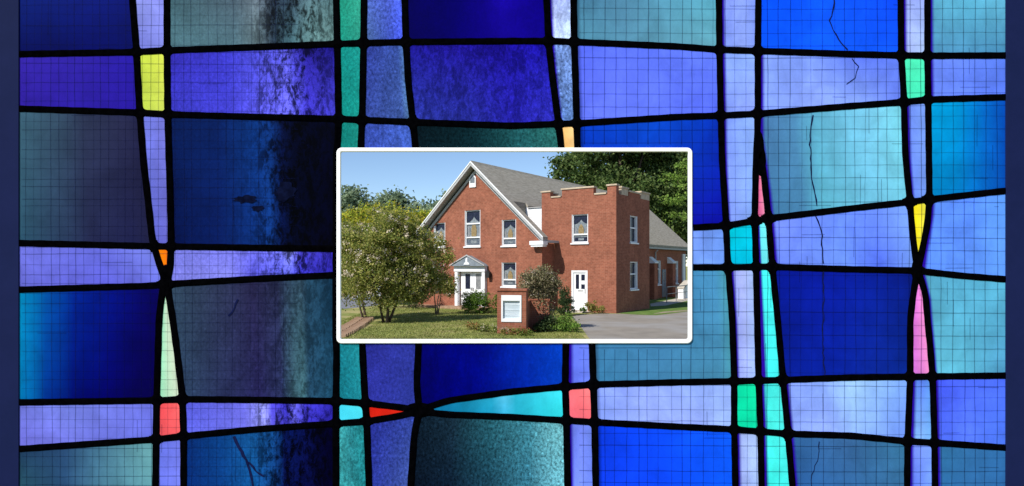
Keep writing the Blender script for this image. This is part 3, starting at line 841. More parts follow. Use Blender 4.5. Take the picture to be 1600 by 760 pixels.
# nave side walls
nb_ = MB(); nb_.box(XL, XL+0.3, FY+0.303, 20.4, 0, EAVE); nb_.build('nave_wall', M['brick'], CH)
sw = [(4.3, -0.0), (20.4, 0), (20.4, EAVE), (4.3, EAVE)]
nw = [(14.35, 15.25, 1.0, 2.75), (18.0, 18.9, 1.0, 2.75)]
wall('nave_wall', sw, [rect(*q) for q in nw], 'x', XR, XR-0.3, M['brick'], CH)
wall('gable_wall', [(XL, 0), (XR, 0), (XR, EAVE), (XA, APEX), (XL, EAVE)], [], 'y', 20.4, 20.7, M['brick'], CH)
fr_ = MB(); fr_.box(XR-0.3, XR, FY+0.303, -0.003, 0, EAVE); fr_.build('return_wall', M['brick'], CH)

# --- roof: two slabs, ridge at x = XA
RZ, EZ = 7.98, 3.72
XE_R, XE_L = -3.28, -12.66
YF, YB = -1.62, 20.95
T = 0.14
def slope(x0, z0, x1, z1, name):
    b = MB()
    b.prism([(x0, z0), (x1, z1), (x1, z1+T), (x0, z0+T+0.03)], 'y', YF, YB)
    return b.build(name, M['shingle'], CH)
def rz(x): return RZ + (x - XA) / (XE_R - XA) * (EZ - RZ)
XC = -5.78
for xa_, xb_, ya_, yb_ in ((XA, XC, YF, YB), (XC, -5.45, YF, 4.3), (-5.45, XE_R, YF, -1.18), (-5.45, -5.28, 0.02, 4.3), (XC, XE_R, 4.3, YB)):
    b = MB(); t0 = T + 0.03*(xb_ == XC)
    b.prism([(xa_, rz(xa_)), (xb_, rz(xb_)), (xb_, rz(xb_)+T+.015*(xb_ == XC)), (xa_, rz(xa_)+T+(.03 if xa_ == XA else .015))], 'y', ya_, yb_)
    b.build('roof_slope', M['shingle'], CH)
slope(XA-0.001, RZ, XE_L, EZ, 'roof_slope')
rc = MB(); rc.prism([(XA-.16, RZ+.02), (XA, RZ+T+0.07), (XA+.16, RZ+.02), (XA, RZ+.1)], 'y', YF-.01, YB+.01); rc.build('ridge_cap', M['shingle'], CH)
# barge boards and soffit of the front overhang
for sx, xe in ((1, XE_R), (-1, XE_L)):
    b = MB()
    dz = 0.22
    b.prism([(XA, RZ+T-0.005), (xe, EZ+T-0.01), (xe, EZ+T-0.01-dz), (XA, RZ+T-dz)], 'y', YF-0.035, YF-0.002)
    b.build('barge_board', M['trim'], CH)
    b = MB()
    b.prism([(XA, RZ+T+0.03), (xe, EZ+T+0.01), (xe, EZ+T-0.06), (XA, RZ+T-0.045)], 'y', YF-0.06, YF-0.0355)
    b.build('drip_edge', M['white'], CH)
    b = MB()
    b.prism([(XA, RZ-0.003), (xe, EZ-0.003), (xe, EZ-0.043), (XA, RZ-0.043)], 'y', YF, FY+0.05)
    b.build('soffit', M['trim'], CH)
    b = MB()
    b.prism([(XA, RZ-0.25), (xe*0.985+XA*.015, EZ-0.18), (xe*.985+XA*.015, EZ-0.36), (XA, RZ-0.44)], 'y', FY-0.05, FY-0.003)
    b.build('frieze_board', M['trim'], CH)
# cornice return at the right foot of the gable, and eave boards
b = MB(); b.box(-4.15, XE_R-0.02, YF+0.02, FY+0.05, EZ-0.27, EZ-0.06, bev=0.02); b.box(-4.08, XE_R-0.08, YF+0.06, FY+0.05, EZ-0.36, EZ-0.272); b.build('cornice_return', M['white'], CH)
b = MB(); b.box(-12.7, -11.8, YF+0.02, FY-0.002, EZ-0.27, EZ-0.06, bev=0.02); b.build('cornice_return', M['white'], CH)
b = MB(); b.box(XR+0.003, XE_R-0.03, FY+0.06, 20.9, EZ-0.14, EZ-0.012); b.build('eave_board', M['trim'], CH)
b = MB(); b.box(XL-0.003, XE_L+0.03, FY+0.06, 20.9, EZ-0.22, EZ-0.012); b.build('eave_board', M['trim'], CH)

# white boarded wall between roof and tower
b = MB(); b.prism([(-6.0, 3.7), (-4.392, 3.7), (-4.392, 5.53), (-5.30, 5.53), (-5.77, rz(-5.77)-.004), (-6.0, rz(-6.0)-.004)], 'y', 0.06, 0.3); b.build('dormer_wall', M['white'], CH)
b = MB(); b.box(-5.3, -4.393, -0.02, 4.29, 5.533, 5.575); b.build('dormer_roof', M['trim'], CH)
b = MB(); b.box(-5.58, -5.452, -0.9, 0.055, 5.0, rz(-5.452)-0.002); b.build("dormer_cheek", M["shingle"], CH)
for k in range(11):
    z = 5.48 - k*0.15
    b = MB(); b.box(-5.75 if k < 2 else -6.0, -4.394, 0.046, 0.059, z-0.14, z); b.build('siding_board', M['white'], CH)

# --- windows
def window(name, q, plane, axis, rails, motif=True, label=None, depth=0.11):
    """q = (a0, a1, z0, z1) along the wall; plane = outside face of the wall"""
    a0, a1, z0, z1 = q
    s = -1 if axis == 'y' else 1                 # outward direction on the axis
    fb = MB()
    w = 0.068
    def bx(mb, p0, p1, q0, q1, d0, d1, mi=0):    # d measured inward from the wall face
        t0, t1 = plane - s*d0, plane - s*d1
        if axis == 'y': mb.box(p0, p1, t0, t1, q0, q1, mi)
        else: mb.box(t0, t1, p0, p1, q0, q1, mi)
    e = 0.002
    bx(fb, a0+e, a0+w, z0+e, z1-e, depth-0.05, depth+0.06); bx(fb, a1-w, a1-e, z0+e, z1-e, depth-0.05, depth+0.06)
    bx(fb, a0+w, a1-w, z1-w*.8, z1-e, depth-0.05, depth+0.06); bx(fb, a0+w, a1-w, z0+e, z0+w, depth-0.05, depth+0.06)
    fo_ = fb.build(name, M['white'], CH)
    if label: fo_['label'] = label
    sb = MB(); bx(sb, a0-0.06, a1+0.06, z0-0.075, z0-0.002, -0.07, 0.12); sb.build('sill', M['white'], fo_)
    # jamb lining
    for p0, p1 in ((a0+e, a0+0.03), (a1-0.03, a1-e)):
        jb = MB(); bx(jb, p0, p1, z0+e, z1-e, 0.004, depth-0.052); jb.build('jamb', M['white'], fo_)
    for f in rails:
        zc = z1 - f*(z1-z0)
        rb = MB(); bx(rb, a0+w, a1-w, zc-0.035, zc+0.035, depth-0.03, depth+0.05); rb.build('rail', M['white'], fo_)
    gd = depth + 0.02
    pb = MB(); bx(pb, a0+w-.01, a1-w+.01, z0+w-.01, z1-w*.8+.01, gd+.02, gd+.03); pb.build('glass_pane', M['pale_glass'] if motif else M['dark_glass'], fo_)
    def plate(poly, d, mat, nm):
        mb = MB()
        mb.prism(poly, axis, plane - s*d, plane - s*(d+0.006))
        return mb.build(nm, mat, fo_)
    if motif:
        ia, ib, iz0, iz1 = a0+w, a1-w, z0+w, z1-w*.8
        hh = iz1 - iz0; c = (ia+ib)/2; hw = (ib-ia)/2
        top = iz1; mid = iz1 - 0.36*hh
        pts = [(ia, top), (ib, top), (ib, mid+.04*hh), (c+.62*hw, mid+.06*hh), (c+.2*hw, top-.22*hh), (c, top-.14*hh), (c-.2*hw, top-.22*hh), (c-.62*hw, mid+.06*hh), (ia, mid+.04*hh)]
        plate(pts, gd, M['dark_glass'], 'dark_pane')
        gz0 = iz0 + .26*hh
        plate([(c-.36*hw, gz0), (c+.36*hw, gz0), (c+.40*hw, gz0+.2*hh), (c+.22*hw, mid-.03*hh), (c, mid+.04*hh), (c-.22*hw, mid-.03*hh), (c-.40*hw, gz0+.2*hh)], gd, M['gold_glass'], 'gold_pane')
        for sg in (-1, 1):
            plate([(c+sg*.60*hw, gz0), (c+sg*.92*hw, gz0), (c+sg*.92*hw, mid-.06*hh), (c+sg*.60*hw, mid-.12*hh)], gd, M['grey_glass'], 'side_pane')
        plate([(ia+.04, iz0+.03), (ib-.04, iz0+.03), (ib-.04, iz0+.17*hh), (ia+.04, iz0+.17*hh)], gd, M['dark_glass' if rails[0] == .70 else 'blue_glass'], 'lower_pane')
        plate([(c-.4*hw, iz0+.05*hh), (c+.4*hw, iz0+.05*hh), (c+.4*hw, iz0+.14*hh), (c-.4*hw, iz0+.14*hh)], gd-.008, M['pale_glass'], 'lower_pane')
    return fo_

window('window', w_l, FY, 'y', (.78,), label='upper gable window half hidden by the left tree')
window('window', w_c, FY, 'y', (.37, .75), label='tall middle window of the gable')
window('window', w_r, FY, 'y', (.72,), label='upper right window of the gable')
window('window', w_rl, FY, 'y', (.72,), label='lower right window of the gable behind the sign')
window('window', w_ll, FY, 'y', (.72,), label='lower left window of the gable behind the tree')
for q in nw: window('window', q, XR, 'x', (.35,), motif=False)

# attic vent under the ridge
b = MB(); b.prism([(-8.38, 6.76), (-7.93, 6.76), (-7.93, 7.3), (-8.155, 7.55), (-8.38, 7.3)], 'y', FY-0.06, FY-0.002)
vent = b.build('attic_vent', M['white'], CH)
b = MB(); b.prism([(-8.31, 7.0), (-8.0, 7.0), (-8.0, 7.29), (-8.155, 7.46), (-8.31, 7.29)], 'y', FY-0.068, FY-0.061); b.build('louvre', M['hood'], vent)
for k in range(4):
    b = MB(); b.box(-8.31, -8.0, FY-0.085, FY-0.0685, 7.02+k*.07, 7.045+k*.07); b.build('slat', M['hood'], vent)

# --- front entrance: door case, hood and double doors
dc = MB()
dc.box(-9.33, -9.122, FY-0.20, FY-0.002, 0.1, 2.05, bev=0.01); dc.box(-7.398, -7.19, FY-0.20, FY-0.002, 0.1, 2.05, bev=0.01)
dc.box(-9.36, -7.16, FY-0.24, FY-0.002, 2.053, 2.36, bev=0.01)
dcase = dc.build('door_case', M['white'], CH)
b = MB(); b.prism([(-9.44, 2.362), (-7.08, 2.362), (-7.2, 2.46), (-8.26, 2.95), (-9.32, 2.46)], 'y', FY-0.42, FY-0.003)
hood = b.build('door_hood', M['hood'], CH)
b = MB()
for sg in (-1, 1):
    b.prism([(-8.26, 3.0), (-8.26+sg*1.24, 2.42), (-8.26+sg*1.24, 2.365), (-8.26, 2.93)], 'y', FY-0.47, FY-0.425)
b.build('raking_cornice', M['trim'], hood)
b = MB(); b.prism([(-8.47, 2.44), (-8.05, 2.44), (-8.12, 2.55), (-8.19, 2.58), (-8.2, 2.76), (-8.26, 2.82), (-8.32, 2.76), (-8.33, 2.58), (-8.40, 2.55)], 'y', FY-0.47, FY-0.424); b.build('hood_ornament', M['white'], hood)
for x0, x1 in ((-9.115, -8.266), (-8.254, -7.405)):
    b = MB(); b.box(x0, x1, FY+0.06, FY+0.11, 0.14, 2.18, bev=0.005)
    leaf = b.build('door', M['white'], CH)
    c = (x0+x1)/2 + (0.11 if x0 < -8.5 else 0.0)
    b = MB(); b.box(c-.17, c+.17, FY+0.052, FY+0.059, 1.08, 1.92); b.build('door_glass', M['grey_glass'] if x0 > -8.5 else M['dark_glass'], leaf)
    b = MB(); b.box(c-.22, c+.22, FY+0.048, FY+0.0585, 0.3, 0.85, bev=0.004); b.build('door_panel', M['white'], leaf)
    hx = -8.33 if x0 < -8.5 else -8.19
    b = MB(); b.box(hx-.02, hx+.02, FY+0.02, FY+0.058, 1.0, 1.16, bev=0.008); b.build('handle', M['black'], leaf)
b = MB(); b.box(-9.8, -6.8, FY-1.2, FY-0.003, 0.0, 0.12, bev=0.01); b.build('doorstep', M['paver'], CH)
b = MB(); b.box(-12.2, -9.803, FY-1.0, FY-0.003, 0.0, 0.1, bev=0.01); b.build('front_walk', M['paver'], CH)
b = MB()
b.box(-7.02, -6.9, FY-0.04, FY-0.002, 1.75, 2.05); b.prism([(-7.06, 1.72), (-6.86, 1.72), (-6.84, 2.0), (-6.96, 2.14), (-7.08, 2.0)], 'y', FY-0.26, FY-0.08); b.box(-6.98, -6.94, FY-0.08, FY-0.04, 1.9, 1.95)
b.build('wall_lantern', M['black'], CH)

# --- tower
TX0, TX1, TY1, TH = -4.39, 0.0, 4.28, 6.0
t_w, t_d = (-2.53, -1.58, 3.57, 5.05), (-2.56, -1.61, 0.06, 2.14)
wall('tower_wall', rect(TX0, TX1, 0, TH), [rect(*t_w), rect(*t_d)], 'y', 0, 0.3, M['brick'], CH)
s_w1, s_w2 = (1.68, 2.62, 3.6, 5.02), (1.68, 2.64, 1.14, 2.6)
wall('tower_wall', rect(0.303, TY1, 0, TH), [rect(*s_w1), rect(*s_w2)], 'x', TX1, TX1-0.3, M['brick'], CH)
b = MB(); b.box(TX0, TX0+0.3, 0.303, TY1, 0, TH); b.build('tower_wall', M['brick'], CH)
b = MB(); b.box(TX0+0.303, TX1-0.303, TY1-0.3, TY1, 0, TH); b.build('tower_wall', M['brick'], CH)
b = MB(); b.box(TX0+0.303, TX1-0.303, 0.303, TY1-0.303, 5.75, 5.83); b.build('tower_roof', M['shingle'], CH)
def merlon(x0, x1, y0, y1, z1, cap=True, mat='brick'):
    b = MB(); b.box(x0, x1, y0, y1, TH+0.003, z1); m_ = b.build('merlon', M[mat], CH)
    if cap:
        b = MB(); b.box(x0-.05, x1+.05, y0-.05, y1+.05, z1+0.002, z1+0.085, bev=0.012); b.build('coping', M['stone'], m_)
def notch(x0, x1, y0, y1):
    b = MB(); b.box(x0, x1, y0-.05, y1+.05, TH+0.003, TH+0.085, bev=0.012); b.build('notch_coping', M['stone'], CH)
merlon(TX0, -3.85, 0, 0.3, 6.32); notch(-3.795, -3.185, 0, 0.3); merlon(-3.13, -1.27, 0, 0.3, 6.38); notch(-1.215, -0.545, 0, 0.3); merlon(-0.49, 0, 0, 0.3, 6.4)
merlon(-0.3, 0.0, 0.62, 1.42, 6.34, mat='stone'); merlon(-0.3, 0, 1.53, 2.98, 6.22); merlon(-0.3, 0.0, 3.12, TY1, 6.34, mat='stone')
merlon(TX0, TX0+.3, 0.42, 1.2, 6.3); merlon(TX0, TX0+.3, 3.2, TY1, 6.3)
merlon(TX0+.36, -3.2, TY1-.3, TY1, 6.3); merlon(-2.9, -1.4, TY1-.3, TY1, 6.3)
window('window', t_w, 0.0, 'y', (.70,), label='upper window on the front of the tower')
window('window', s_w1, 0.0, 'x', (.45,), motif=False, label='upper window on the shaded side of the tower')
window('window', s_w2, 0.0, 'x', (.45,), motif=False, label='lower window on the shaded side of the tower')
# tower door
fb = MB(); a0, a1 = t_d[0], t_d[1]
fb.box(a0+.002, a0+.1, 0.0, 0.13, 0.062, 2.138); fb.box(a1-.1, a1-.002, 0.0, 0.13, 0.062, 2.138); fb.box(a0+.1, a1-.1, 0.0, 0.13, 2.03, 2.138)
fb.build('door_frame', M['white'], CH)
b = MB(); b.box(a0+.102, a1-.102, 0.05, 0.1, 0.07, 2.028, bev=0.004); td = b.build('door', M['white'], CH); td['label'] = 'white tower door with dark panes'
for x0, x1, z0, z1 in ((-2.32, -2.13, 1.18, 1.93), (-2.0, -1.79, 1.62, 1.93), (-2.0, -1.79, 1.18, 1.42)):
    b = MB(); b.box(x0, x1, 0.040, 0.049, z0, z1, bev=0.003); b.build('door_glass', M['dark_glass'], td)
b = MB(); b.box(-1.80, -1.72, 0.030, 0.049, 0.95, 1.18, bev=0.004); b.build('handle', M['trim'], td)
b = MB(); b.box(-2.2, -1.9, 0.038, 0.049, 1.05, 1.12, bev=0.003); b.build('push_bar', M['trim'], td)
b = MB(); b.box(-2.85, -1.3, -0.75, -0.003, 0.0, 0.055, bev=0.01); b.build('doorstep', M['concrete'], CH)

# --- buttresses, eave trim and downpipe on the long side
for y0 in (10.1, 13.0, 16.6):
    b = MB(); b.box(XR+.003, XR+.42, y0, y0+.62, 0, 2.55); bt = b.build('buttress', M['brick'], CH)
    b = MB(); b.prism([(XR+.003, 2.553), (XR+.47, 2.553), (XR+.47, 2.63), (XR+.003, 3.02)], 'y', y0-.05, y0+.67); b.build('weathering', M['white'], bt)
b = MB(); b.box(XR+.01, XR+.14, 19.7, 20.2, 0.05, EAVE-.25, bev=0.02); b.build('corner_board', M['white'], CH)
b = MB(); b.tube([(XR+.09, 14.05, 0.1), (XR+.09, 14.05, 3.35), (XR+.25, 14.05, 3.5)], 0.05, 8); b.build('downpipe', M['trim'], CH)
# rear service door seen between the buttresses
b = MB(); b.box(XR+.003, XR+.05, 15.5, 16.2, 0.05, 2.1, bev=0.006); sd = b.build('side_door', M['hood'], CH)
b = MB(); b.box(XR+.052, XR+.06, 15.62, 16.08, 1.2, 1.9); b.build('door_glass', M['pale_glass'], sd)

# ------------------------------------------------------------------ handrail and white ramp wall by the far end
hr = empty('handrail', (11.4, 42.2, 0), math.radians(57), 'thin grey handrail along the far side wall of the church', 'railing')
b = MB(); b.tube([(-2.6, 0, 1.0), (3.2, 0, 1.0)], 0.03, 8); b.build('top_rail', M['rail'], hr)
b = MB(); b.tube([(-2.6, 0, 0.55), (3.2, 0, 0.55)], 0.02, 8); b.build('lower_rail', M['rail'], hr)
for x in (-2.6, -0.7, 1.2, 3.2):
    b = MB(); b.tube([(x, 0, 0), (x, 0, 1.03)], 0.03, 8); b.build('post', M['rail'], hr)
rp = empty('ramp', (13.0, 45.95, 0), math.radians(57), 'whitewashed block ramp wall at the far right corner of the church', 'ramp')
b = MB(); b.prism([(-1.6, 0), (2.2, 0), (2.2, 1.25), (0.0, 1.2), (-1.6, 0.75)], 'y', -0.2, 0.2); b.build('ramp_wall', M['white'], rp)
b = MB(); b.prism([(-1.65, 0.735), (0.0, 1.204), (2.25, 1.256), (2.25, 1.33), (-0.02, 1.28), (-1.65, 0.81)], 'y', -0.25, 0.25); b.build('coping', M['concrete'], rp)

# ------------------------------------------------------------------ brick church sign
SG = empty('church_sign', (0.0, 21.7, 0), math.radians(-10), 'red brick sign pier on the lawn holding a white framed letter board', 'sign')
sgw = (-0.38, 0.34, 0.42, 1.36)
wall('sign_pier', rect(-0.53, 0.50, 0, 1.5), [rect(*sgw)], 'y', 0, 0.2, M['brick'], SG)
b = MB(); b.box(-0.53, 0.5, 0.203, 0.45, 0, 1.5); b.build('pier_back', M['brick'], SG)
b = MB(); b.box(-0.56, 0.53, -0.04, 0.48, 1.503, 1.585, bev=0.01); b.build('cap_course', M['brick'], SG)
b = MB(); x0, x1, z0, z1 = sgw
b.box(x0+.002, x0+.06, -0.03, 0.12, z0+.002, z1-.002, bev=.006); b.box(x1-.06, x1-.002, -0.03, 0.12, z0+.002, z1-.002, bev=.006)
b.box(x0+.061, x1-.061, -0.03, 0.12, z1-.2, z1-.002, bev=.006); b.box(x0+.061, x1-.061, -0.03, 0.12, z0+.002, z0+.12, bev=.006)
b.build('board_frame', M['white'], SG)
b = MB(); b.box(x0+.06, x1-.06, 0.05, 0.07, z0+.11, z1-.19); lb = b.build('letter_board', M['letter'], SG)
for k in range(3):
    z = z0 + .2 + k*.2
    b = MB(); b.box(x0+.07, x1-.07, 0.04, 0.0485, z, z+.012); b.build('letter_track', M['letter'], lb)
b = MB(); b.box(0.25, 0.45, 0.453, 1.35, 0, 1.1); b.box(0.25, 1.15, 1.353, 1.6, 0, 1.1); b.build('wing_wall', M['brick'], SG)
b = MB(); b.box(0.22, 1.18, 1.32, 1.63, 1.103, 1.165, bev=0.01); b.build('wing_cap', M['brick'], SG)

# ------------------------------------------------------------------ trees and shrubs
def leaves(ells, n, size, seed, clump=0.32, per=38, shell=0.55, up=0.3):
    """leaf quads gathered in clumps through a set of ellipsoids (cx,cy,cz,rx,ry,rz)"""
    g = np.random.default_rng(seed)
    vol = np.array([e[3]*e[4]*e[5] for e in ells]) ** 0.75; vol /= vol.sum()
    nc = max(1, n // per)
    ei = g.choice(len(ells), nc, p=vol)
    E_ = np.array(ells)[ei]
    d = g.normal(size=(nc, 3)); d /= np.linalg.norm(d, axis=1)[:, None]
    r = (shell + (1-shell)*g.random(nc)) * (1 + 0.12*g.normal(size=nc))
    r = np.where(g.random(nc) < .3, r*g.random(nc)**.5, r)
    cc = E_[:, :3] + d*E_[:, 3:]*r[:, None]
    cs = clump*(0.55 + 0.9*g.random(nc))
    k = np.repeat(np.arange(nc), per)
    p = cc[k] + g.normal(size=(len(k), 3))*cs[k][:, None]*np.array([.6, .6, .45])
    p = p[p[:, 2] > 0.03]
    m = len(p)
    nrm = g.normal(size=(m, 3)); nrm[:, 2] += up; nrm /= np.linalg.norm(nrm, axis=1)[:, None]
    a = np.cross(nrm, g.normal(size=(m, 3))); a /= np.linalg.norm(a, axis=1)[:, None]
    b_ = np.cross(nrm, a)
    s = size*(0.6 + 0.8*g.random(m))[:, None]
    fold = nrm*s*0.18
    v = np.stack([p - a*s*.5, p - b_*s*.3 + fold, p + a*s*.5, p + b_*s*.3 + fold], 1).reshape(-1, 3)
    return v

def quads_obj(name, v, mat, parent):
    m = len(v)//4
    me = bpy.data.meshes.new(name)
    me.vertices.add(len(v)); me.vertices.foreach_set('co', v.ravel().astype(np.float32))
    me.loops.add(4*m); me.loops.foreach_set('vertex_index', np.arange(4*m, dtype=np.int32))
    me.polygons.add(m); me.polygons.foreach_set('loop_start', np.arange(0, 4*m, 4, dtype=np.int32))
    me.update(calc_edges=True); me.validate()
    return link_mesh(name, me, mat, parent)

def limbs(stems, seed, spread, n=7, mat='bark', parent=None, taper=.35):
    """stems: list of (base, tip, radius); each with side limbs"""
    q = random.Random(seed)
    b = MB()
    for base, tip, rad in stems:
        B, T_ = Vector(base), Vector(tip)
        pts = []
        for k in range(6):
            t = k/5
            p = B.lerp(T_, t) + Vector((q.uniform(-1, 1), q.uniform(-1, 1), 0))*spread*.07*math.sin(t*math.pi)
            pts.append(p)
        b.tube(pts, [rad*(1.25 if k == 0 else 1 - (1-taper)*k/5) for k in range(6)], n)
        for k in range(2, 6):
            for _ in range(2):
                st = pts[k]
                en = st + Vector((q.uniform(-1, 1), q.uniform(-1, 1), q.uniform(.1, .9)))*spread*q.uniform(.4, .8)
                md = st.lerp(en, .5) + Vector((0, 0, .08*spread))
                b.tube([st, md, en], [rad*.4, rad*.28, rad*.1], 5)
    return b.build('trunk', M[mat], parent, smooth=True)

def plant(name, label, cat, base, ells, nleaf, size, mat, seed, stems=(), spread=1.0, bark='bark', group=None, clump=.32, per=38, blooms=None, shell=.55, crown='crown', up=.7):
    t = empty(name, (base[0], base[1], 0), 0, label, cat, group)
    if stems:
        limbs([((a[0]-base[0], a[1]-base[1], a[2]), (c[0]-base[0], c[1]-base[1], c[2]), r) for a, c, r in stems], seed, spread, mat=bark, parent=t)
    off = np.array([base[0], base[1], 0])
    quads_obj(crown, leaves(ells, nleaf, size, seed, clump, per, shell, up) - off, M[mat], t)
    if blooms:
        for bm_, bells, bn, bs in blooms:
            quads_obj('blossom', leaves(bells, bn, bs, seed+77, .12, 14, .85, .6) - off, M[bm_], t)
    return t

# left: two crape myrtles, a pink one behind, a yellow-green tree behind them
e1 = [(-5.2,26.0,3.2,1.35,1.2,1.35),(-4.3,26.2,2.6,1.1,1.0,1.1),(-5.7,25.6,2.2,1.2,1.0,1.0),(-4.9,26.0,3.9,.95,.9,.7),(-5.0,25.8,1.75,1.3,.9,.6),(-3.75,26.6,2.0,.7,.6,.7),(-4.2,26.2,3.5,.8,.8,.7),(-6.3,25.8,2.9,1.0,.9,1.0),(-3.3,26.8,1.7,.5,.5,.55),(-4.6,26.0,1.5,1.0,.8,.5),(-5.9,25.6,1.4,.9,.8,.45),(-4.5,26.1,1.15,.7,.7,.3),(-5.6,25.7,1.0,.9,.7,.3),(-4.0,26.4,1.25,.6,.6,.4),(-6.9,25.9,3.7,.5,.5,.4),(-3.55,26.3,3.05,.5,.45,.4),(-5.5,25.9,4.55,.45,.45,.35)]
plant('crape_myrtle', 'large crape myrtle in cream bloom on the left lawn with several bare stems', 'tree', (-5.27, 25.8), e1, 30000, .10, 'leaf_crape', 21,
      [((-5.2,25.8,0),(-5.0,25.9,3.4),.06),((-5.35,25.85,0),(-6.0,25.6,3.0),.05),((-5.15,25.9,0),(-4.2,26.2,3.1),.055)], 1.1, 'bark_dark',
      blooms=[('bloom_cream', e1, 3000, .085)], clump=.25, per=62, shell=.62)
e2 = [(-7.0,27.6,2.8,1.1,1.0,1.3),(-6.6,27.4,2.0,.9,.9,.8),(-7.3,27.8,3.6,.9,.9,.7),(-7.4,27.5,1.7,.7,.7,.7),(-7.0,27.5,1.25,.8,.7,.4)]
plant('crape_myrtle', 'crape myrtle at the far left edge beside the brick edging', 'tree', (-6.5, 27.4), e2, 15000, .105, 'leaf_crape', 22,
      [((-6.45,27.4,0),(-6.9,27.5,2.9),.055),((-6.6,27.5,0),(-7.3,27.7,2.6),.045)], 1.0, 'bark', blooms=[('bloom_cream', e2, 1800, .085)], clump=.27)
e3 = [(-4.05,30.0,2.5,.75,.7,.75),(-3.55,30.1,1.8,.7,.6,.65),(-3.2,30.1,2.9,.55,.5,.45),(-3.15,30.0,1.35,.45,.45,.6),(-3.9,30.0,3.5,.7,.6,.6)]
plant('crape_myrtle', 'slender pink flowering crape myrtle between the big left tree and the church door', 'tree', (-3.7, 30.1), e3, 6500, .10, 'leaf_crape', 23,
      [((-3.7,30.1,0),(-3.9,30.0,2.4),.035),((-3.6,30.1,0),(-3.2,30.1,2.4),.03),((-3.65,30.1,0),(-3.5,30.0,1.7),.03)], .7, 'bark',
      blooms=[('bloom_pink', [(-3.75,29.9,2.3,.5,.4,.6)], 330, .085), ('bloom_cream', e3, 380, .08)], clump=.22)
e4 = [(-9.2,37.5,3.4,1.6,1.5,1.6),(-7.2,37.5,4.6,1.6,1.5,1.4),(-8.3,37.5,5.3,1.4,1.3,.95),(-5.9,38.0,4.6,1.1,1.1,1.1),(-10.3,37.8,4.1,1.2,1.2,1.3),(-6.8,37.6,5.4,.8,.8,.6),(-6.9,37.8,3.2,1.5,1.4,1.3),(-5.3,38.0,5.0,.9,.9,.7),(-10.0,37.6,5.0,1.0,1.0,.8)]
plant('maple_tree', 'yellow green tree turning gold behind the crape myrtle', 'tree', (-7.8, 37.6), e4, 19000, .15, 'leaf_yellow', 24,
      [((-7.8,37.6,0),(-8.0,37.6,4.6),.12),((-7.7,37.6,.6),(-6.4,37.8,4.4),.08)], 1.5, 'bark', clump=.36)

# far trees beyond the street
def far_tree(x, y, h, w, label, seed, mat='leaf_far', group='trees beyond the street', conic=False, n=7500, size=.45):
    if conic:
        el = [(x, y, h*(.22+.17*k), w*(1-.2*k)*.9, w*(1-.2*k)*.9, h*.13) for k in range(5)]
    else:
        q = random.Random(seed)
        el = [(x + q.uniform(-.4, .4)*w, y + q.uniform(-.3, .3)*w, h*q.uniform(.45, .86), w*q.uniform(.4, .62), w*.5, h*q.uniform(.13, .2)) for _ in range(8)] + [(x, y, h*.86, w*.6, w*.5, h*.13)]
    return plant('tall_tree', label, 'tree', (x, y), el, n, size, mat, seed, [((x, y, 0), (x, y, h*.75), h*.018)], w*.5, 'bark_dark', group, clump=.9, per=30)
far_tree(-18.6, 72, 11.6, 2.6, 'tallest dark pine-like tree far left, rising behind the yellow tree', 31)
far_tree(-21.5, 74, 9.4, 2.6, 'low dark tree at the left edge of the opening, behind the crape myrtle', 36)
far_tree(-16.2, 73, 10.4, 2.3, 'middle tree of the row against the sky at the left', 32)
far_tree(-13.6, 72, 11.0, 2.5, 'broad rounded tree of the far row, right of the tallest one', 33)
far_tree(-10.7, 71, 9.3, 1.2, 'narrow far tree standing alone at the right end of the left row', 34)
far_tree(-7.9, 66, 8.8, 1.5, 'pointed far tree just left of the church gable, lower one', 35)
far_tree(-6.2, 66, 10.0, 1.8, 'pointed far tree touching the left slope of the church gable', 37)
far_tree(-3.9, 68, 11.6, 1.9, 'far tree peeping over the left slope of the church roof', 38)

# right: big dark broadleaf trees behind the church
def big_tree(x, y, h, w, label, seed, n=9000):
    q = random.Random(seed)
    el = []
    for _ in range(14):
        a = q.uniform(0, 6.283); rr = q.uniform(.1, .75)*w
        el.append((x + rr*math.cos(a), y + .7*rr*math.sin(a), h*q.uniform(.3, .88), w*q.uniform(.28, .42), w*.32, h*q.uniform(.08, .13)))
    el.append((x, y, h*.9, w*.45, w*.4, h*.1))
    for a in range(5): el.append((x + w*.62*math.cos(a*1.26), y + w*.4*math.sin(a*1.26) - .5, h*(.52 + .07*a), w*.4, w*.34, h*.12))
    return plant('oak_tree', label, 'tree', (x, y), el, int(n*1.3), .36, 'leaf_oak', seed, [((x, y, 0), (x+.3, y, h*.7), h*.022), ((x, y, h*.25), (x-w*.4, y, h*.65), h*.012), ((x, y, h*.3), (x+w*.45, y, h*.7), h*.012)], w*.4, 'bark_dark', 'dark trees behind the church', clump=.95, per=40)
big_tree(11.2, 66, 20.5, 6.2, 'large dark oak directly behind the tower, leftmost of the dark trees', 41, 24000)
big_tree(18.5, 69, 22, 6.5, 'large dark oak behind the tower, second from the left', 42, 24000)
big_tree(24.5, 66, 19, 5.6, 'dark oak at the far right above the church roof end', 43, 15000)
big_tree(20.0, 76, 15, 5.8, 'lower dark oak filling the gap behind the roof end', 44, 8000)
big_tree(14.0, 78, 16, 6.0, 'shaded oak deep behind the crenellated tower top', 45, 8000)
plant('slim_tree', 'thin feathery treetop against the sky above the church ridge, left of the oaks', 'tree', (4.6, 62), [(4.6,62,11.6,.55,.5,1.3),(5.7,62,12.2,.8,.6,1.7),(4.3,62,12.6,.4,.4,.5)], 900, .4, 'leaf_oak', 46, [((4.8,62,0),(5.0,62,11.5),.16)], 1.2, 'bark_dark', clump=.55, per=24)
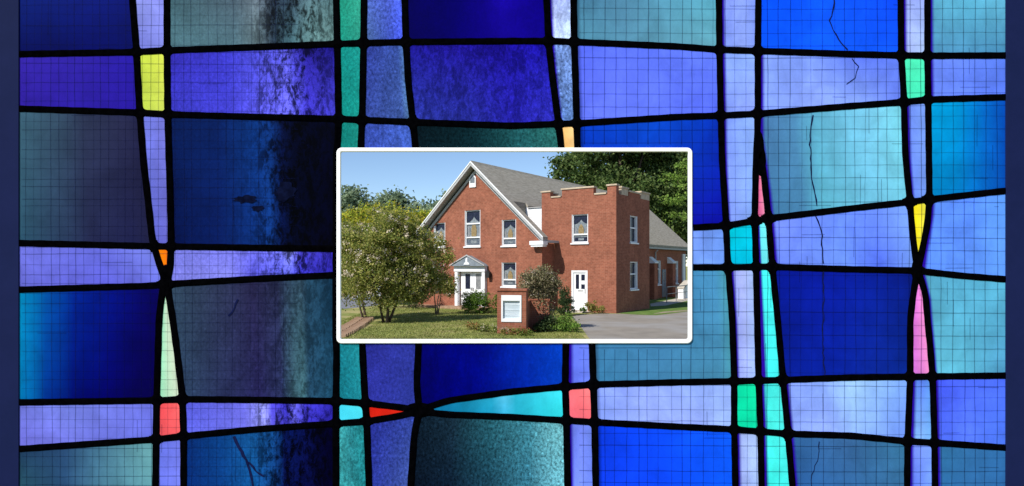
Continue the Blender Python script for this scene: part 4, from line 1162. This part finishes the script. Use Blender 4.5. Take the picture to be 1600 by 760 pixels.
eL = [(10.9,41,8.1,1.0,.8,.35),(11.6,41,7.2,1.2,.9,.45),(10.7,41,6.6,.8,.6,.3),(11.2,41,5.7,1.0,.8,.35),(12.0,41.2,8.9,1.3,1,.5),(10.9,41,5.2,.45,.5,.25),(14,41.5,7.5,1.6,1.4,2.2)]
plant('willow_oak', 'light green tree reaching sunlit boughs in from the right edge', 'tree', (14.6, 41.6), eL, 5200, .17, 'leaf_light', 47,
      [((14.6,41.6,0),(14.2,41.5,8),.16),((14.5,41.6,4.6),(11.0,41,5.6),.06),((14.4,41.5,5.6),(10.9,41,7.9),.06)], 1.0, 'bark_dark', clump=.34)

# shrubs
plant('round_shrub', 'rounded bright green shrub in front of the church doors', 'shrub', (-1.8, 30.9), [(-1.8,30.9,.5,.72,.6,.5),(-1.6,30.9,.75,.5,.5,.4),(-2.1,30.9,.62,.5,.5,.42)], 9500, .06, 'leaf_shrub', 51, [((-1.8,30.9,0),(-1.8,30.9,.6),.03)], .3, clump=.10, crown='foliage', shell=.86)
plant('lime_shrub', 'small yellow green shrub between the round shrub and the sign', 'shrub', (-.62, 30.3), [(-.72,30.3,.55,.32,.32,.5),(-.55,30.3,.85,.25,.25,.3)], 1100, .075, 'leaf_lime', 52, [((-.62,30.3,0),(-.62,30.3,.7),.02)], .25, clump=.12, crown='foliage', shell=.7)
plant('dark_shrub', 'dark rounded evergreen shrub under the big left tree', 'shrub', (-5.35, 34.6), [(-5.35,34.6,.7,.75,.7,.7),(-5.3,34.6,1.2,.5,.5,.45)], 3000, .085, 'leaf_dark', 53, [((-5.35,34.6,0),(-5.35,34.6,.9),.03)], .3, clump=.16, crown='foliage', shell=.75)
plant('dark_shrub', 'green evergreen shrub left of the dark rounded one, against the street', 'shrub', (-6.6, 35.4), [(-6.6,35.4,.6,.6,.6,.55)], 1800, .085, 'leaf_shrub', 58, [((-6.6,35.4,0),(-6.6,35.4,.7),.03)], .3, clump=.16, crown='foliage', shell=.75)
plant('cone_shrub', 'narrow dark cone of evergreen beside the tower door', 'shrub', (2.55, 29.6), [(2.55,29.6,.4,.42,.4,.4),(2.52,29.6,.8,.34,.32,.35),(2.5,29.6,1.15,.2,.2,.25)], 4200, .065, 'leaf_dark', 54, [((2.55,29.6,0),(2.5,29.6,1.0),.025)], .25, clump=.11, crown='foliage', shell=.7)
eS = [(.95,23.3,1.85,.55,.45,.42),(1.4,23.2,1.75,.42,.4,.4),(.55,23.2,1.65,.38,.35,.35),(1.1,23.3,2.12,.36,.3,.25),(.85,23.2,1.4,.36,.3,.3),(1.3,23.2,1.35,.4,.3,.35),(1.1,23.1,.95,.38,.3,.4),(1.45,23.2,1.75,.35,.3,.4),(1.25,23.1,.55,.4,.3,.35)]
plant('flowering_bush', 'dusty pale flowering crape myrtle bush right of the brick sign', 'shrub', (1.2, 23.3), eS, 10500, .075, 'leaf_dusty', 55,
      [((1.1,23.3,0),(.8,23.3,1.7),.03),((1.2,23.3,0),(1.1,23.2,2.0),.035),((1.3,23.3,0),(1.45,23.2,1.8),.03)], .45, 'bark_dark', clump=.16, blooms=[('bloom_cream', eS, 1000, .05)], shell=.6)
plant('low_shrub', 'low dark green ground shrub at the foot of the flowering bush, left part', 'shrub', (1.15, 22.3), [(1.0,22.3,.2,.4,.3,.22),(1.35,22.5,.3,.35,.3,.28)], 1400, .07, 'leaf_dark', 56, clump=.12, crown='foliage')
plant('low_shrub', 'low green shrub at the edge of the driveway near the flowering bush', 'shrub', (1.95, 22.4), [(1.75,22.4,.28,.4,.3,.28),(2.1,22.2,.18,.35,.3,.2),(2.05,22.9,.35,.25,.25,.25)], 1500, .07, 'leaf_shrub', 57, clump=.12, crown='foliage')
plant('bronze_bush', 'small bronze green bush at the foot of the tower right of its door', 'shrub', (4.12, 30.95), [(4.0,30.95,.32,.35,.28,.32),(4.4,30.85,.22,.32,.26,.24)], 1300, .07, 'leaf_bronze', 59, clump=.12, crown='foliage')
plant('door_plant', 'tiny green plant on the step before the tower door', 'plant', (3.55, 31.0), [(3.55,31.0,.17,.2,.18,.18)], 420, .06, 'leaf_shrub', 60, clump=.08, crown='foliage')
# flowers round the sign
for k, (x, y, mt, bl) in enumerate(((-1.45,22.9,'leaf_bronze','bloom_red'),(-1.0,22.4,'leaf_lime','bloom_cream'),(-.55,22.0,'leaf_lime','bloom_cream'),(-.15,21.35,'leaf_bronze','bloom_cream'),(.35,21.1,'leaf_lime','bloom_red'))):
    lab = ['reddish flower clump farthest left of the brick sign', 'yellow green flower clump left of the brick sign', 'yellow green flower clump touching the left corner of the brick sign', 'bronze flower clump before the brick sign', 'flower clump at the right front corner of the brick sign'][k]
    plant('flower_clump', lab, 'flowers', (x, y), [(x, y, .12, .28, .2, .14)], 420, .06, mt, 70+k, group='flowers round the sign', clump=.09, crown='foliage', blooms=[(bl, [(x, y, .2, .22, .16, .08)], 70, .05)])

# brick edging of the bed at the lower left
sheet('planting_bed', flip_ccw([(-6.4, 20.4), (-5.7, 21.2), (-5.75, 23.4), (-5.9, 25.4), (-6.3, 27.6), (-7.0, 28.0), (-6.75, 25.5), (-6.5, 23), (-7, 20.4)]), 0.006, M['mulch'])
ed = empty('brick_edging', (-5.75, 21.5, 0), 0, 'double row of tilted edging bricks along the planting bed at lower left', 'edging')
bme = None
for row, dx in ((0, 0.0), (1, -0.42)):
    for k in range(22):
        t = k/21
        x = -5.72 + dx - 0.62*t**1.4; y = 20.7 + 6.9*t
        if bme is None:
            b = MB(); b.box(-0.19, 0.19, -0.10, 0.10, 0, 0.11, bev=0.012); o = b.build('brick', M['paver'], ed); bme = o.data
        else:
            o = bpy.data.objects.new('brick', bme); COL.objects.link(o); o.parent = ed
        o.location = (x + 5.75, y - 21.5, 0.0)
        o.rotation_euler = (rnd.uniform(-.08, .08), rnd.uniform(-.06, .06), .12 + rnd.uniform(-.1, .1))

# ------------------------------------------------------------------ silver car on the street
def car(loc, rz):
    t = empty('parked_car', loc, rz, 'silver car parked on the street behind the left trees', 'car')
    b = MB(); b.prism([(-2.2,.35),(-1.95,.3),(1.95,.3),(2.2,.38),(2.22,.62),(2.1,.78),(1.2,.9),(-1.6,.95),(-2.15,.85),(-2.25,.6)], 'y', -.85, .85); body = b.build('body', M['car'], t)
    b = MB(); b.prism([(-1.75,.95),(1.15,.9),(.45,1.38),(.1,1.44),(-.95,1.44),(-1.3,1.36)], 'y', -.72, .72); b.build('cabin', M['car'], t)
    for sg in (-1, 1):
        for pts in ([(-1.45,.98),(-.42,.96),(-.42,1.37),(-.95,1.38),(-1.2,1.32)], [(-.34,.96),(.95,.93),(.38,1.32),(.1,1.37),(-.34,1.37)]):
            b = MB(); b.prism(pts, 'y', sg*.722, sg*.732); b.build('side_window', M['dark_glass'], t)
        for x in (-1.35, 1.35):
            b = MB(); b.tube([(x, sg*.68, .32), (x, sg*.87, .32)], .32, 18); w_ = b.build('wheel', M['tyre'], t)
            b = MB(); b.tube([(x, sg*.872, .32), (x, sg*.885, .32)], .19, 14); b.build('rim', M['car'], w_)
        b = MB(); b.box(2.12, 2.235, sg*.45, sg*.75, .62, .74, bev=.02); b.build('headlight', M['pale_glass'], t)
    return t
car((-9.2, 43.5, 0.006), math.radians(8))

# ------------------------------------------------------------------ grass blades over the near lawn
g = np.random.default_rng(5)
m = 52000
gx = g.uniform(-7.5, 2.4, m); gy = 20 + (g.random(m)**1.3)*15
keep = ~((gx > -6.6) & (gx < -5.6) & (gy < 28))
gx, gy = gx[keep], gy[keep]; m = len(gx)
h = g.uniform(.015, .05, m); w = g.uniform(.008, .02, m); a = g.uniform(0, 6.283, m)
p = np.stack([gx, gy, np.zeros(m)], 1)
sd = np.stack([np.cos(a), np.sin(a), np.zeros(m)], 1)*w[:, None]
le = np.stack([g.normal(size=m)*.6, g.normal(size=m)*.6, np.ones(m)], 1)*h[:, None]
v = np.stack([p - sd, p + sd, p + sd*.3 + le, p - sd*.3 + le], 1).reshape(-1, 3)
tag(quads_obj('grass', v, M['grass'], None), 'short dry lawn grass before the church', 'grass', kind='stuff')
